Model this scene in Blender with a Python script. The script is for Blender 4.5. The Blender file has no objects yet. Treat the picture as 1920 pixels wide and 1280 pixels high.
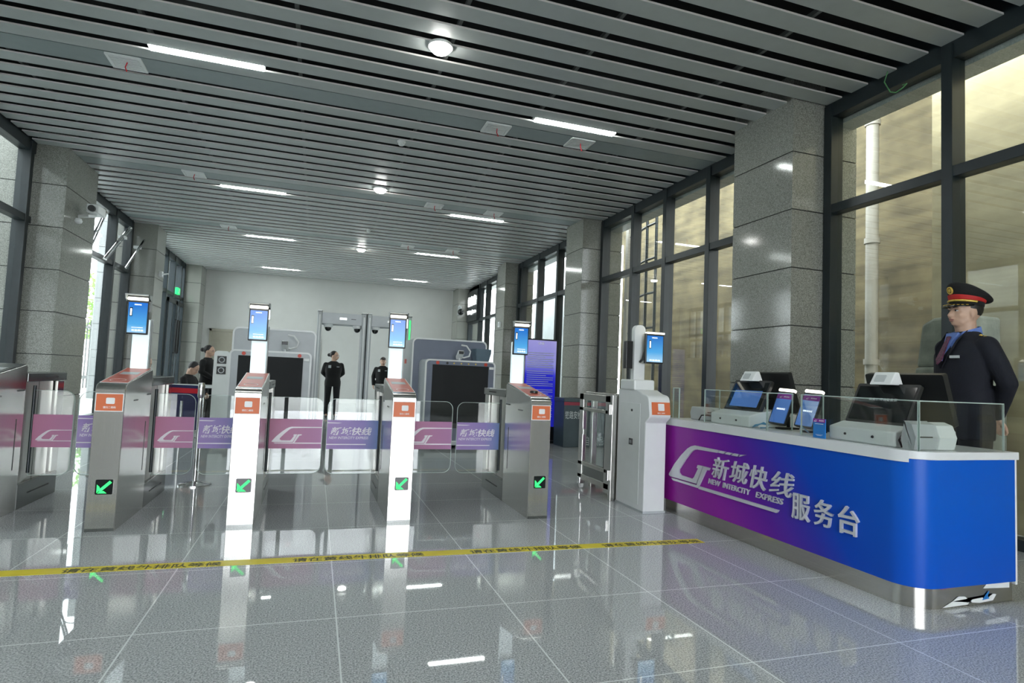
import bpy, math, random
from mathutils import Vector, Matrix
random.seed(7)
sc = bpy.context.scene
C = sc.collection
PI = math.pi

# ------------------------------------------------------------------ camera, world, light, exposure
def set_camera():
    yaw, pit, rol = .3183206, .0597527, .0420440
    F = Vector((math.sin(yaw)*math.cos(pit), math.cos(yaw)*math.cos(pit), math.sin(pit)))
    R = F.cross(Vector((0, 0, 1))).normalized()
    U = R.cross(F)
    c, s = math.cos(rol), math.sin(rol)
    R2, U2 = c*R + s*U, -s*R + c*U
    cd = bpy.data.cameras.new('camera')
    co = bpy.data.objects.new('camera', cd)
    C.objects.link(co)
    M = Matrix((R2, U2, -F)).transposed().to_4x4()
    M.translation = Vector((0, 0, 1.2))
    co.matrix_world = M
    cd.sensor_fit = 'HORIZONTAL'
    cd.sensor_width = 36
    cd.lens = 1109.43/1920*36
    cd.clip_start = .05
    cd.clip_end = 300
    sc.camera = co
set_camera()

w = bpy.data.worlds.new('sky')
sc.world = w
w.use_nodes = True
nt = w.node_tree
bg = nt.nodes['Background']
bg.inputs[0].default_value = (.91, .955, 1, 1)
bg.inputs[1].default_value = 4.2

sc.view_settings.view_transform = 'Standard'
sc.view_settings.look = 'None'
sc.view_settings.gamma = 1
sc.view_settings.exposure = 1.55
sc.view_settings.use_curve_mapping = False
cy = sc.cycles
cy.max_bounces = 10
cy.diffuse_bounces = 5
cy.glossy_bounces = 6
cy.transparent_max_bounces = 32
cy.sample_clamp_indirect = 8
cy.use_denoising = True
cy.caustics_reflective = False
cy.caustics_refractive = False
LAMP = 17.0

# ------------------------------------------------------------------ materials
def new_mat(name):
    m = bpy.data.materials.new(name)
    m.use_nodes = True
    return m, m.node_tree.nodes, m.node_tree.links, m.node_tree.nodes['Principled BSDF']

def ramp(N, stops):
    r = N.new('ShaderNodeValToRGB')
    el = r.color_ramp.elements
    while len(el) < len(stops):
        el.new(.5)
    for e, (p, c) in zip(el, stops):
        e.position = p
        e.color = (*c, 1)
    return r

def P(name, col, rough=.5, metal=0, var=.06, scale=8, bump=0, bscale=60, spec=.5, emit=0):
    m, N, L, b = new_mat(name)
    tc = N.new('ShaderNodeTexCoord')
    nz = N.new('ShaderNodeTexNoise')
    nz.inputs['Scale'].default_value = scale
    L.new(tc.outputs['Object'], nz.inputs['Vector'])
    r = ramp(N, [(.3, [c*(1-var) for c in col]), (.7, [min(1, c*(1+var)) for c in col])])
    L.new(nz.outputs['Fac'], r.inputs['Fac'])
    L.new(r.outputs['Color'], b.inputs['Base Color'])
    b.inputs['Roughness'].default_value = rough
    b.inputs['Metallic'].default_value = metal
    b.inputs['Specular IOR Level'].default_value = spec
    if bump:
        n2 = N.new('ShaderNodeTexNoise')
        n2.inputs['Scale'].default_value = bscale
        L.new(tc.outputs['Object'], n2.inputs['Vector'])
        bp = N.new('ShaderNodeBump')
        bp.inputs['Strength'].default_value = bump
        bp.inputs['Distance'].default_value = .01
        L.new(n2.outputs['Fac'], bp.inputs['Height'])
        L.new(bp.outputs['Normal'], b.inputs['Normal'])
    if emit:
        L.new(r.outputs['Color'], b.inputs['Emission Color'])
        b.inputs['Emission Strength'].default_value = emit
    return m

def stone(name, c1, c2, c3, rough, scale=110, spec=.5, big=.12):
    m, N, L, b = new_mat(name)
    tc = N.new('ShaderNodeTexCoord')
    v = N.new('ShaderNodeTexNoise')
    v.inputs['Scale'].default_value = scale
    v.inputs['Detail'].default_value = 3
    v.inputs['Roughness'].default_value = .7
    L.new(tc.outputs['Object'], v.inputs['Vector'])
    r = ramp(N, [(.36, c1), (.5, c2), (.64, c3)])
    L.new(v.outputs['Fac'], r.inputs['Fac'])
    n = N.new('ShaderNodeTexNoise')
    n.inputs['Scale'].default_value = .9
    L.new(tc.outputs['Object'], n.inputs['Vector'])
    mx = N.new('ShaderNodeMix')
    mx.data_type = 'RGBA'
    mx.blend_type = 'MULTIPLY'
    mx.inputs[0].default_value = 1
    r2 = ramp(N, [(.3, (1-big,)*3), (.7, (1, 1, 1))])
    L.new(n.outputs['Fac'], r2.inputs['Fac'])
    L.new(r.outputs['Color'], mx.inputs[6])
    L.new(r2.outputs['Color'], mx.inputs[7])
    L.new(mx.outputs[2], b.inputs['Base Color'])
    b.inputs['Roughness'].default_value = rough
    b.inputs['Specular IOR Level'].default_value = spec
    return m

def steel(name, col=(.64, .63, .60), rough=.2, axis=2):
    m, N, L, b = new_mat(name)
    tc = N.new('ShaderNodeTexCoord')
    mp = N.new('ShaderNodeMapping')
    s = [180, 180, 180]
    s[axis] = 2
    mp.inputs['Scale'].default_value = s
    L.new(tc.outputs['Object'], mp.inputs['Vector'])
    nz = N.new('ShaderNodeTexNoise')
    nz.inputs['Scale'].default_value = 1
    L.new(mp.outputs['Vector'], nz.inputs['Vector'])
    r = ramp(N, [(.3, [c*.94 for c in col]), (.7, [min(1, c*1.05) for c in col])])
    L.new(nz.outputs['Fac'], r.inputs['Fac'])
    L.new(r.outputs['Color'], b.inputs['Base Color'])
    b.inputs['Metallic'].default_value = 1
    b.inputs['Roughness'].default_value = rough
    bp = N.new('ShaderNodeBump')
    bp.inputs['Strength'].default_value = .06
    bp.inputs['Distance'].default_value = .002
    L.new(nz.outputs['Fac'], bp.inputs['Height'])
    L.new(bp.outputs['Normal'], b.inputs['Normal'])
    return m

def glass(name, tint=(.93, .98, .96), rough=0.0, boost=1.0):
    m, N, L, b = new_mat(name)
    N.remove(b)
    out = N['Material Output']
    t = N.new('ShaderNodeBsdfTransparent')
    t.inputs['Color'].default_value = (*tint, 1)
    g = N.new('ShaderNodeBsdfGlossy')
    g.inputs['Roughness'].default_value = rough
    f = N.new('ShaderNodeLayerWeight')
    f.inputs['Blend'].default_value = .5
    pw = N.new('ShaderNodeMath')
    pw.operation = 'POWER'
    pw.inputs[1].default_value = 5
    L.new(f.outputs['Facing'], pw.inputs[0])
    mu = N.new('ShaderNodeMath')
    mu.operation = 'MULTIPLY_ADD'
    mu.use_clamp = True
    mu.inputs[1].default_value = .9
    mu.inputs[2].default_value = .042*boost
    L.new(pw.outputs[0], mu.inputs[0])
    mx = N.new('ShaderNodeMixShader')
    L.new(mu.outputs[0], mx.inputs[0])
    L.new(t.outputs[0], mx.inputs[1])
    L.new(g.outputs[0], mx.inputs[2])
    L.new(mx.outputs[0], out.inputs['Surface'])
    return m

def emitter(name, col, strength):
    m, N, L, b = new_mat(name)
    b.inputs['Base Color'].default_value = (*col, 1)
    b.inputs['Emission Color'].default_value = (*col, 1)
    b.inputs['Emission Strength'].default_value = strength
    b.inputs['Roughness'].default_value = .4
    return m

def gradient_mat(name, axis, stops, lo, hi, rough=.4, emit=0, tilt=None, see=0, spec=.5):
    """colour that runs along an object axis (printed film, lit screens)"""
    m, N, L, b = new_mat(name)
    tc = N.new('ShaderNodeTexCoord')
    dp = N.new('ShaderNodeVectorMath')
    dp.operation = 'DOT_PRODUCT'
    v = [0, 0, 0]
    v[axis] = 1
    if tilt:
        v[tilt[0]] = tilt[1]
    dp.inputs[1].default_value = v
    L.new(tc.outputs['Object'], dp.inputs[0])
    mr = N.new('ShaderNodeMapRange')
    mr.inputs['From Min'].default_value = lo
    mr.inputs['From Max'].default_value = hi
    L.new(dp.outputs['Value'], mr.inputs['Value'])
    r = ramp(N, stops)
    L.new(mr.outputs['Result'], r.inputs['Fac'])
    L.new(r.outputs['Color'], b.inputs['Base Color'])
    b.inputs['Roughness'].default_value = rough
    b.inputs['Specular IOR Level'].default_value = spec
    if emit:
        L.new(r.outputs['Color'], b.inputs['Emission Color'])
        b.inputs['Emission Strength'].default_value = emit
    if see:
        out = N['Material Output']
        tr = N.new('ShaderNodeBsdfTranslucent')
        L.new(r.outputs['Color'], tr.inputs['Color'])
        m1 = N.new('ShaderNodeMixShader')
        m1.inputs[0].default_value = .45
        L.new(b.outputs[0], m1.inputs[1])
        L.new(tr.outputs[0], m1.inputs[2])
        t = N.new('ShaderNodeBsdfTransparent')
        m2 = N.new('ShaderNodeMixShader')
        m2.inputs[0].default_value = see
        L.new(m1.outputs[0], m2.inputs[1])
        L.new(t.outputs[0], m2.inputs[2])
        L.new(m2.outputs[0], out.inputs['Surface'])
    return m

def floor_mat():
    m = stone('polished_granite_floor', (.22, .235, .245), (.52, .54, .555), (.78, .80, .82), .06, 130, .75, .06)
    N, L = m.node_tree.nodes, m.node_tree.links
    b = N['Principled BSDF']
    src = b.inputs['Base Color'].links[0].from_socket
    tc = N.new('ShaderNodeTexCoord')
    sp = N.new('ShaderNodeSeparateXYZ')
    L.new(tc.outputs['Object'], sp.inputs[0])
    def math_(op, a, v=None, c=None):
        n = N.new('ShaderNodeMath')
        n.operation = op
        if isinstance(a, float): n.inputs[0].default_value = a
        else: L.new(a, n.inputs[0])
        if v is not None:
            if isinstance(v, float): n.inputs[1].default_value = v
            else: L.new(v, n.inputs[1])
        return n.outputs[0]
    ds = []
    for ax, o in ((0, .166), (1, 3.045)):
        s = math_('ADD', sp.outputs[ax], 86.2*1.0 - o + .431)
        s = math_('MODULO', s, .862)
        s = math_('SUBTRACT', s, .431)
        ds.append(math_('ABSOLUTE', s))
    # 86.2 is a whole number of tiles, so the line sits at the offset itself
    d = math_('MINIMUM', ds[0], ds[1])
    line = math_('LESS_THAN', d, .0036)
    mx = N.new('ShaderNodeMix')
    mx.data_type = 'RGBA'
    L.new(line, mx.inputs[0])
    L.new(src, mx.inputs[6])
    mx.inputs[7].default_value = (.88, .92, .92, 1)
    L.new(mx.outputs[2], b.inputs['Base Color'])
    # soft wear smudges
    n = N.new('ShaderNodeTexNoise')
    n.inputs['Scale'].default_value = 1.6
    L.new(tc.outputs['Object'], n.inputs['Vector'])
    mr = N.new('ShaderNodeMapRange')
    mr.inputs['To Min'].default_value = .008
    mr.inputs['To Max'].default_value = .03
    L.new(n.outputs['Fac'], mr.inputs['Value'])
    L.new(mr.outputs['Result'], b.inputs['Roughness'])
    b.inputs['IOR'].default_value = 1.6
    return m

def board_concrete(name, c, dark=.75):
    m, N, L, b = new_mat(name)
    tc = N.new('ShaderNodeTexCoord')
    mp = N.new('ShaderNodeMapping')
    mp.inputs['Scale'].default_value = (.35, .35, 7)
    L.new(tc.outputs['Object'], mp.inputs['Vector'])
    n1 = N.new('ShaderNodeTexNoise')
    n1.inputs['Scale'].default_value = 1
    n1.inputs['Detail'].default_value = 4
    L.new(mp.outputs['Vector'], n1.inputs['Vector'])
    n2 = N.new('ShaderNodeTexNoise')
    n2.inputs['Scale'].default_value = 2.2
    n2.inputs['Detail'].default_value = 8
    L.new(tc.outputs['Object'], n2.inputs['Vector'])
    a = N.new('ShaderNodeMath')
    a.operation = 'ADD'
    L.new(n1.outputs['Fac'], a.inputs[0])
    L.new(n2.outputs['Fac'], a.inputs[1])
    h = N.new('ShaderNodeMath')
    h.operation = 'MULTIPLY'
    h.inputs[1].default_value = .5
    L.new(a.outputs[0], h.inputs[0])
    r = ramp(N, [(.38, [x*dark for x in c]), (.62, c)])
    L.new(h.outputs[0], r.inputs['Fac'])
    L.new(r.outputs['Color'], b.inputs['Base Color'])
    b.inputs['Roughness'].default_value = .85
    bp = N.new('ShaderNodeBump')
    bp.inputs['Strength'].default_value = .4
    bp.inputs['Distance'].default_value = .02
    L.new(h.outputs[0], bp.inputs['Height'])
    L.new(bp.outputs['Normal'], b.inputs['Normal'])
    return m

M = {}
M['floor'] = floor_mat()
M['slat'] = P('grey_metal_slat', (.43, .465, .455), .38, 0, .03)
M['lip'] = P('slat_side_painted_light', (.78, .74, .73), .5, 0, .03)  # entrance light on the near slat sides, put in as a paler colour
M['panel'] = P('wide_ceiling_panel', (.27, .32, .32), .38, 0, .04)
M['void'] = P('dark_ceiling_void', (.008, .009, .01), .9)
M['rail'] = P('ceiling_rail', (.12, .13, .13), .5)
M['granite'] = stone('grey_granite_cladding', (.15, .155, .137), (.30, .305, .275), (.45, .455, .42), .1, 130, .35)
M['groove'] = P('dark_joint', (.02, .022, .02), .8)
M['ext_tile'] = stone('outside_grey_tile', (.42, .45, .44), (.5, .53, .52), (.58, .6, .6), .35, 60)
M['ext_column'] = stone('outside_column_tile', (.17, .185, .185), (.21, .225, .225), (.25, .26, .26), .4, 60)
M['core'] = steel('satin_steel', (.62, .61, .58), .42)
M['alu'] = P('dark_aluminium', (.017, .025, .029), .35, 0, .08)
M['plaster'] = P('white_plaster_wall', (.58, .585, .56), .8, 0, .02, 3)
M['beige'] = P('beige_door_paint', (.36, .34, .27), .5, 0, .03)
M['pane'] = glass('window_glass', (.935, .96, .95), 0, 1.2)
M['clear'] = glass('clear_gate_glass', (.975, .993, .985), 0, 1.6)
M['clear_edge'] = P('pale_glass_edge', (.55, .66, .62), .2)
M['counter_edge'] = P('green_glass_edge', (.46, .56, .52), .2)
M['steel'] = steel('brushed_steel')
M['steel_dark'] = steel('dark_brushed_steel', (.26, .27, .26), .24)
M['steel_h'] = steel('polished_plinth_steel', (.55, .53, .49), .2, 1)
M['chrome'] = P('chrome', (.7, .7, .7), .12, 1, .02)
M['white'] = P('white_painted_steel', (.80, .82, .82), .3, 0, .015)
M['white2'] = P('off_white_plastic', (.78, .81, .80), .4, 0, .02)
M['slab'] = P('white_counter_slab', (.72, .74, .75), .3, 0, .02)
M['lightgrey'] = P('light_grey_plastic', (.48, .51, .52), .4, 0, .03)
M['black'] = P('black_plastic', (.012, .013, .014), .35)
M['gloss_black'] = P('glossy_black_screen', (.008, .01, .011), .06)
M['orange'] = P('orange_label', (.72, .17, .06), .45, 0, .03)
M['red'] = P('red_top_film', (.55, .075, .03), .3, 0, .04)
M['labelwhite'] = P('label_white', (.85, .86, .86), .5)
M['yellow'] = P('yellow_floor_tape', (.80, .66, .03), .45, 0, .08, 6)
M['ink'] = P('tape_black_ink', (.06, .06, .02), .5)
M['green_led'] = emitter('green_led', (.03, .85, .16), .5)
M['exit_green'] = emitter('exit_sign_green', (.03, .75, .2), .4)
M['lamp'] = emitter('lamp_tube', (.93, 1, .96), LAMP)
M['dome'] = emitter('dome_lamp', (1, 1, .95), LAMP*1.2)
M['bar'] = emitter('fill_light_bar', (1, .97, .82), 1.0)
M['column_light'] = emitter('backlit_column', (.80, .93, .95), .2)
M['signwhite'] = emitter('lit_sign_letters', (.95, 1, 1), 1.4)
M['signpanel'] = P('dark_sign_panel', (.02, .026, .03), .3)
M['xray_blue'] = P('grey_blue_xray_panel', (.16, .185, .25), .4, 0, .04)
M['xray_grey'] = P('pale_grey_xray_panel', (.50, .53, .55), .35, 0, .03)
M['curtain'] = P('black_rubber_curtain', (.006, .0075, .009), .7)
M['button_red'] = P('red_button', (.65, .06, .03), .4)
M['scr'] = gradient_mat('blue_screen', 2, [(0, (.30, .52, .72)), (.3, (.07, .33, .66)), (1, (.008, .11, .46))], 1.42, 1.67, .2, .2)
M['scr_dim'] = gradient_mat('tablet_screen', 2, [(0, (.05, .13, .36)), (.5, (.10, .20, .45)), (1, (.05, .08, .28))], .9, 1.18, .15, .2)
M['poster'] = gradient_mat('blue_notice_screen', 2, [(0, (.01, .012, .30)), (.6, (.012, .014, .42)), (.72, (.16, .16, .45)), (1, (.25, .23, .5))], .3, 1.9, .08, .3)
M['scrwhite'] = emitter('screen_white', (.9, .95, 1), .4)
M['counter'] = gradient_mat('purple_to_blue_counter_print', 1, [(0, (.0, .10, .55)), (.27, (.0, .06, .50)), (.36, (.035, .035, .43)), (.50, (.12, .015, .36)), (.72, (.29, .018, .37)), (1, (.28, .004, .28))], -1.6, 1.15, .33, 0, (2, -.75), 0, .3)
M['film_pink'] = gradient_mat('pink_gate_film', 0, [(0, (.88, .42, .62)), (1, (.78, .42, .72))], .1, .6, .45, 0, None, .25)
M['film_violet'] = gradient_mat('violet_gate_film', 0, [(0, (.68, .46, .84)), (.7, (.56, .45, .88)), (1, (.36, .52, .90))], -.6, -.1, .45, 0, None, .25)
M['film_logo'] = P('pale_film_print', (.92, .88, .92), .4)
M['silver'] = P('silver_raised_letters', (.70, .71, .76), .3, .25, .03)
M['tray'] = P('grey_blue_tray', (.13, .19, .24), .4)
M['bin'] = P('slate_bin_paint', (.055, .085, .10), .4, 0, .06)
M['binred'] = P('crimson_bin_band', (.32, .02, .05), .4)
M['binletter'] = P('bin_lettering', (.55, .6, .62), .5)
M['cloth_black'] = P('black_uniform_cloth', (.004, .0045, .005), .85, 0, .1, 30, .2, 200)
M['navy'] = P('navy_uniform_cloth', (.0028, .0042, .011), .85, 0, .12, 30, .2, 220)
M['trouser'] = P('dark_trouser_cloth', (.0035, .004, .006), .85)
M['skin'] = P('skin', (.56, .36, .26), .5, 0, .06, 25)
M['skin2'] = P('skin_shade', (.50, .32, .235), .5, 0, .06, 25)
M['hair'] = P('black_hair', (.007, .006, .006), .45, 0, .2, 60)
M['shirt'] = P('blue_shirt', (.13, .22, .55), .7)
M['tie'] = P('striped_tie', (.09, .02, .05), .5, 0, .5, 90)
M['gold'] = P('gold_braid', (.72, .50, .10), .35, .4, .15, 200)
M['capred'] = P('red_cap_band', (.50, .015, .015), .6)
M['lips'] = P('lip', (.42, .19, .16), .45)
M['eyewhite'] = P('eye_white', (.7, .69, .66), .3)
M['belt_red'] = P('red_belt', (.55, .01, .025), .6)
M['belt_blue'] = P('dark_blue_belt', (.008, .01, .075), .7)
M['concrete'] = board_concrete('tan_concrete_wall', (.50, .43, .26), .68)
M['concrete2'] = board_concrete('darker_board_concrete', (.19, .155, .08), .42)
M['block'] = P('weathered_block', (.24, .25, .205), .9, 0, .25, 6, .4, 30)
M['pipe'] = P('white_drainpipe', (.33, .31, .26), .5)
M['ground'] = P('outside_paving', (.45, .46, .44), .9, 0, .1, 4)
M['fence'] = P('grey_fence_paint', (.03, .035, .035), .6)
M['leaf'] = P('tree_leaves', (.16, .30, .06), .8, 0, .5, 5, .6, 9)
M['bark'] = P('tree_bark', (.10, .08, .05), .9)
M['card'] = P('blue_card', (.01, .18, .55), .4)
M['cardtop'] = P('purple_card_top', (.25, .02, .3), .4)
M['cable_blue'] = P('blue_cable', (.10, .33, .55), .4)
M['cable_black'] = P('black_cable', (.012, .012, .012), .5)
M['cable_green'] = P('green_cable', (.12, .35, .14), .5)
M['void_wall'] = P('dark_infill', (.02, .022, .022), .8)
M['opening_white'] = P('white_far_building', (.75, .8, .82), .7)

# ------------------------------------------------------------------ mesh builder
class MB:
    def __init__(s):
        s.v, s.f, s.mi, s.mats = [], [], [], []
    def _m(s, m):
        if m not in s.mats: s.mats.append(m)
        return s.mats.index(m)
    def add(s, vs, fs, m):
        o = len(s.v)
        k = s._m(m)
        s.v += [tuple(v) for v in vs]
        for f in fs:
            s.f.append([i+o for i in f]); s.mi.append(k)
        return s
    def box(s, x0, x1, y0, y1, z0, z1, m):
        x0, x1 = min(x0, x1), max(x0, x1); y0, y1 = min(y0, y1), max(y0, y1); z0, z1 = min(z0, z1), max(z0, z1)
        vs = [(x, y, z) for z in (z0, z1) for y in (y0, y1) for x in (x0, x1)]
        return s.add(vs, [(0, 2, 3, 1), (4, 5, 7, 6), (0, 1, 5, 4), (2, 6, 7, 3), (0, 4, 6, 2), (1, 3, 7, 5)], m)
    def prism(s, pts, fr, d0, d1, m):
        """2-D outline pts in frame fr = (origin, U, V, N), from d0 to d1 along N"""
        O, U, V, Nn = [Vector(a) for a in fr]
        n = len(pts)
        area = sum(pts[i][0]*pts[(i+1) % n][1] - pts[(i+1) % n][0]*pts[i][1] for i in range(n))
        if (area > 0) != (U.cross(V).dot(Nn)*(d1-d0) > 0): pts = pts[::-1]
        vs = [O + U*p[0] + V*p[1] + Nn*d for d in (d0, d1) for p in pts]
        fs = [list(range(n))[::-1], list(range(n, 2*n))]
        fs += [(i, (i+1) % n, n+(i+1) % n, n+i) for i in range(n)]
        return s.add(vs, fs, m)
    def ring(s, outer, inner, fr, d0, d1, m):
        O, U, V, Nn = [Vector(a) for a in fr]
        n = len(outer)
        vs = [O + U*p[0] + V*p[1] + Nn*d for d in (d0, d1) for p in list(outer)+list(inner)]
        fs = []
        for i in range(n):
            j = (i+1) % n
            fs += [(i, j, n+j, n+i), (2*n+i, 3*n+i, 3*n+j, 2*n+j), (i, 2*n+i, 2*n+j, j), (n+i, n+j, 3*n+j, 3*n+i)]
        return s.add(vs, fs, m)
    def tube(s, pts, r, m, n=10, cap=True):
        pts = [Vector(p) for p in pts]
        rs = r if isinstance(r, (list, tuple)) else [r]*len(pts)
        vs, fs = [], []
        up = None
        for i, p in enumerate(pts):
            t = (pts[min(i+1, len(pts)-1)] - pts[max(i-1, 0)]).normalized()
            if up is None:
                up = t.orthogonal().normalized()
            up = (up - t*up.dot(t))
            up = up.normalized() if up.length > 1e-6 else t.orthogonal().normalized()
            sd = t.cross(up)
            for k in range(n):
                a = 2*PI*k/n
                vs.append(p + (up*math.cos(a) + sd*math.sin(a))*rs[i])
        for i in range(len(pts)-1):
            for k in range(n):
                j = (k+1) % n
                fs.append((i*n+k, i*n+j, (i+1)*n+j, (i+1)*n+k))
        if cap:
            fs.append(list(range(n))[::-1]); fs.append(list(range((len(pts)-1)*n, len(pts)*n)))
        return s.add(vs, fs, m)
    def cyl(s, a, b, r, m, n=20):
        return s.tube([a, b], r, m, n)
    def lathe(s, c, prof, m, n=24, axis=2):
        vs, fs = [], []
        for r, h in prof:
            for k in range(n):
                a = 2*PI*k/n
                q = [0, 0, 0]
                q[axis] = h
                q[(axis+1) % 3] = r*math.cos(a)
                q[(axis+2) % 3] = r*math.sin(a)
                vs.append((c[0]+q[0], c[1]+q[1], c[2]+q[2]))
        for i in range(len(prof)-1):
            for k in range(n):
                j = (k+1) % n
                fs.append((i*n+k, i*n+j, (i+1)*n+j, (i+1)*n+k))
        fs.append(list(range(n))[::-1]); fs.append(list(range((len(prof)-1)*n, len(prof)*n)))
        return s.add(vs, fs, m)
    def ell(s, c, r, m, n=20, k=12, Rm=None):
        vs, fs = [], []
        c = Vector(c)
        for i in range(k+1):
            t = PI*i/k
            for j in range(n):
                a = 2*PI*j/n
                p = Vector((r[0]*math.sin(t)*math.cos(a), r[1]*math.sin(t)*math.sin(a), r[2]*math.cos(t)))
                if Rm: p = Rm @ p
                vs.append(c+p)
        for i in range(k):
            for j in range(n):
                q = (j+1) % n
                fs.append((i*n+j, (i+1)*n+j, (i+1)*n+q, i*n+q))
        return s.add(vs, fs, m)
    def text(s, body, size, fr, m, thick=.001, bold=.012, shear=0, center=False, width=None, height=None):
        vs, fs = text_geo(body, bold, shear)
        x0 = min(v[0] for v in vs); x1 = max(v[0] for v in vs)
        y0 = min(v[1] for v in vs); y1 = max(v[1] for v in vs)
        sx = sy = size
        if width: sx = width/(x1-x0)
        if height: sy = height/(y1-y0)
        O, U, V, Nn = [Vector(a) for a in fr]
        ox = (x0+x1)/2 if center else x0
        oy = (y0+y1)/2 if center else y0
        out = [O + U*(v[0]-ox)*sx + V*(v[1]-oy)*sy + Nn*((v[2]+.5)*thick) for v in vs]
        flip = U.cross(V).dot(Nn) < 0
        return s.add(out, [f[::-1] for f in fs] if flip else fs, m)
    def build(s, name, parent=None, bevel=0, smooth=None, seg=2):
        me = bpy.data.meshes.new(name)
        off = Vector((0, 0, 0))
        p = parent
        while p is not None:
            off += p.location
            p = p.parent
        me.from_pydata([Vector(v)-off for v in s.v], [], s.f)
        for m in s.mats: me.materials.append(M[m])
        me.polygons.foreach_set('material_index', s.mi)
        if smooth is not None:
            me.polygons.foreach_set('use_smooth', [True]*len(me.polygons))
            me.set_sharp_from_angle(angle=math.radians(smooth))
        me.update()
        o = bpy.data.objects.new(name, me)
        C.objects.link(o)
        if parent: o.parent = parent
        if bevel:
            b = o.modifiers.new('bevel', 'BEVEL')
            b.width = bevel
            b.segments = seg
            b.limit_method = 'ANGLE'
            b.angle_limit = math.radians(40)
        return o

_text = {}
def text_geo(body, bold, shear):
    key = (body, bold, shear)
    if key not in _text:
        cu = bpy.data.curves.new('lettering', 'FONT')
        cu.body = body
        cu.size = 1
        cu.extrude = .5
        cu.offset = bold
        cu.shear = shear
        cu.resolution_u = 3
        o = bpy.data.objects.new('lettering', cu)
        C.objects.link(o)
        dg = bpy.context.evaluated_depsgraph_get()
        me = bpy.data.meshes.new_from_object(o.evaluated_get(dg), depsgraph=dg)
        _text[key] = ([tuple(v.co) for v in me.vertices], [list(p.vertices) for p in me.polygons])
        bpy.data.objects.remove(o)
        bpy.data.curves.remove(cu)
        bpy.data.meshes.remove(me)
    return _text[key]

def FY(x, y, z):   # faces the camera side (-Y)
    return ((x, y, z), (1, 0, 0), (0, 0, 1), (0, -1, 0))
def FX(x, y, z):   # faces -X, reads along -Y
    return ((x, y, z), (0, -1, 0), (0, 0, 1), (-1, 0, 0))
def FPX(x, y, z):  # faces +X, reads along +Y
    return ((x, y, z), (0, 1, 0), (0, 0, 1), (1, 0, 0))
def FZ(x, y, z):
    return ((x, y, z), (1, 0, 0), (0, 1, 0), (0, 0, 1))

def rrect(w, h, r, n=5, corners=(1, 1, 1, 1), cx=0, cz=0):
    """rounded rectangle centred at (cx, cz); corners order: tr, tl, bl, br"""
    out = []
    for (sx, sy, a0), on in zip(((1, 1, 0), (-1, 1, 90), (-1, -1, 180), (1, -1, 270)), corners):
        q = r if on else 1e-4
        for i in range(n+1):
            a = math.radians(a0 + 90*i/n)
            out.append((cx + sx*(w/2-q) + q*math.cos(a), cz + sy*(h/2-q) + q*math.sin(a)))
    return out

def tag(o, label, cat, group=None):
    o['label'] = label
    o['category'] = cat
    if group: o['group'] = group
    return o
def struct(o, label=None, cat=None):
    o['kind'] = 'structure'
    if label: o['label'] = label
    if cat: o['category'] = cat
    return o
def thing(name, label, cat, loc=(0, 0, 0), group=None):
    o = bpy.data.objects.new(name, None)
    o.empty_display_size = .1
    C.objects.link(o)
    o.location = loc
    return tag(o, label, cat, group)
def copy_tree(o, parent=None):
    c = o.copy()
    C.objects.link(c)
    if parent: c.parent = parent
    for ch in [x for x in bpy.data.objects if x.parent == o]:
        copy_tree(ch, c)
    return c

# ------------------------------------------------------------------ the setting
ZC = 4.42
Y0, Y1 = -6.0, 22.4
XL, XR = -4.2, 5.33
fl = struct(MB().box(XL-.15, XR+.2, Y0-.2, Y1+.2, -.12, 0, 'floor').build('floor'), 'polished grey speckled granite floor with pale tile joints', 'floor')
gr = struct(MB().box(-60, 60, -60, 90, -.5, -.13, 'ground').build('ground'), 'pale paving outside the glass hall', 'ground')

# ceiling: metal slats with dark gaps, wide service panels, void above
PANELS = ((2.62, 2.97), (7.09, 7.43), (10.97, 11.31), (14.86, 15.19))
cb = MB()
for k in range(-29, 60):
    y = 3.305 + .3235*k
    if y > Y1-.1 or any(a-.2 < y < b-.02 for a, b in PANELS): continue
    y2 = min(y+.202, Y1-.01)
    near = any(cy0-.5 < y < cy1 for cy0, cy1 in ((5.15, 6.12), (10.7, 11.55), (15.85, 16.7), (21.4, 22.4)))
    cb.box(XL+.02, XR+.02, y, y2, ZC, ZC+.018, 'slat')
    cb.box(XL+.02, XR+.02, y-.002, y, ZC+.001, ZC+.018, 'lip')  # thin strip painted brighter where the slat side catches entrance light
for a, b in PANELS:
    cb.box(XL+.02, XR+.02, a, b, ZC+.004, ZC+.03, 'panel')
ceil = struct(cb.build('ceiling'), 'grey metal slat ceiling with dark gaps between the slats', 'ceiling')
v = MB()
v.box(XL-.1, XR+.15, Y0-.1, Y1+.1, ZC+.32, ZC+.36, 'void')
for x in (-3.3, -1.75, -.35, 1.09, 2.42, 3.95):
    for y in [Y0+.5+.3235*i for i in range(66)]:
        pass
    v.box(x-.018, x+.018, Y0, Y1-.05, ZC+.032, ZC+.075, 'rail')
v.build('ceiling_void', ceil)

# walls
struct(MB().box(XL-.1, XR+.15, Y1, Y1+.15, 0, ZC+.36, 'plaster').build('wall_back'), 'plain white plaster end wall', 'wall')
fb = MB()
for a, b in ((XL-.1, -2.2), (3.1, XR+.15)):
    fb.box(a, b, Y0-.15, Y0, 0, ZC+.36, 'granite')
fb.box(-2.2, 3.1, Y0-.15, Y0, 4.0, ZC+.36, 'granite')
for x in (-2.15, -.70, .55, 1.80, 3.05):
    fb.box(x-.05, x+.05, Y0-.12, Y0-.02, 0, 4.0, 'alu')
fb.box(-2.2, 3.1, Y0-.12, Y0-.02, 2.5, 2.62, 'alu')
struct(fb.build('wall_front'), 'granite entrance wall with a wide opening', 'wall')

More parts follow.
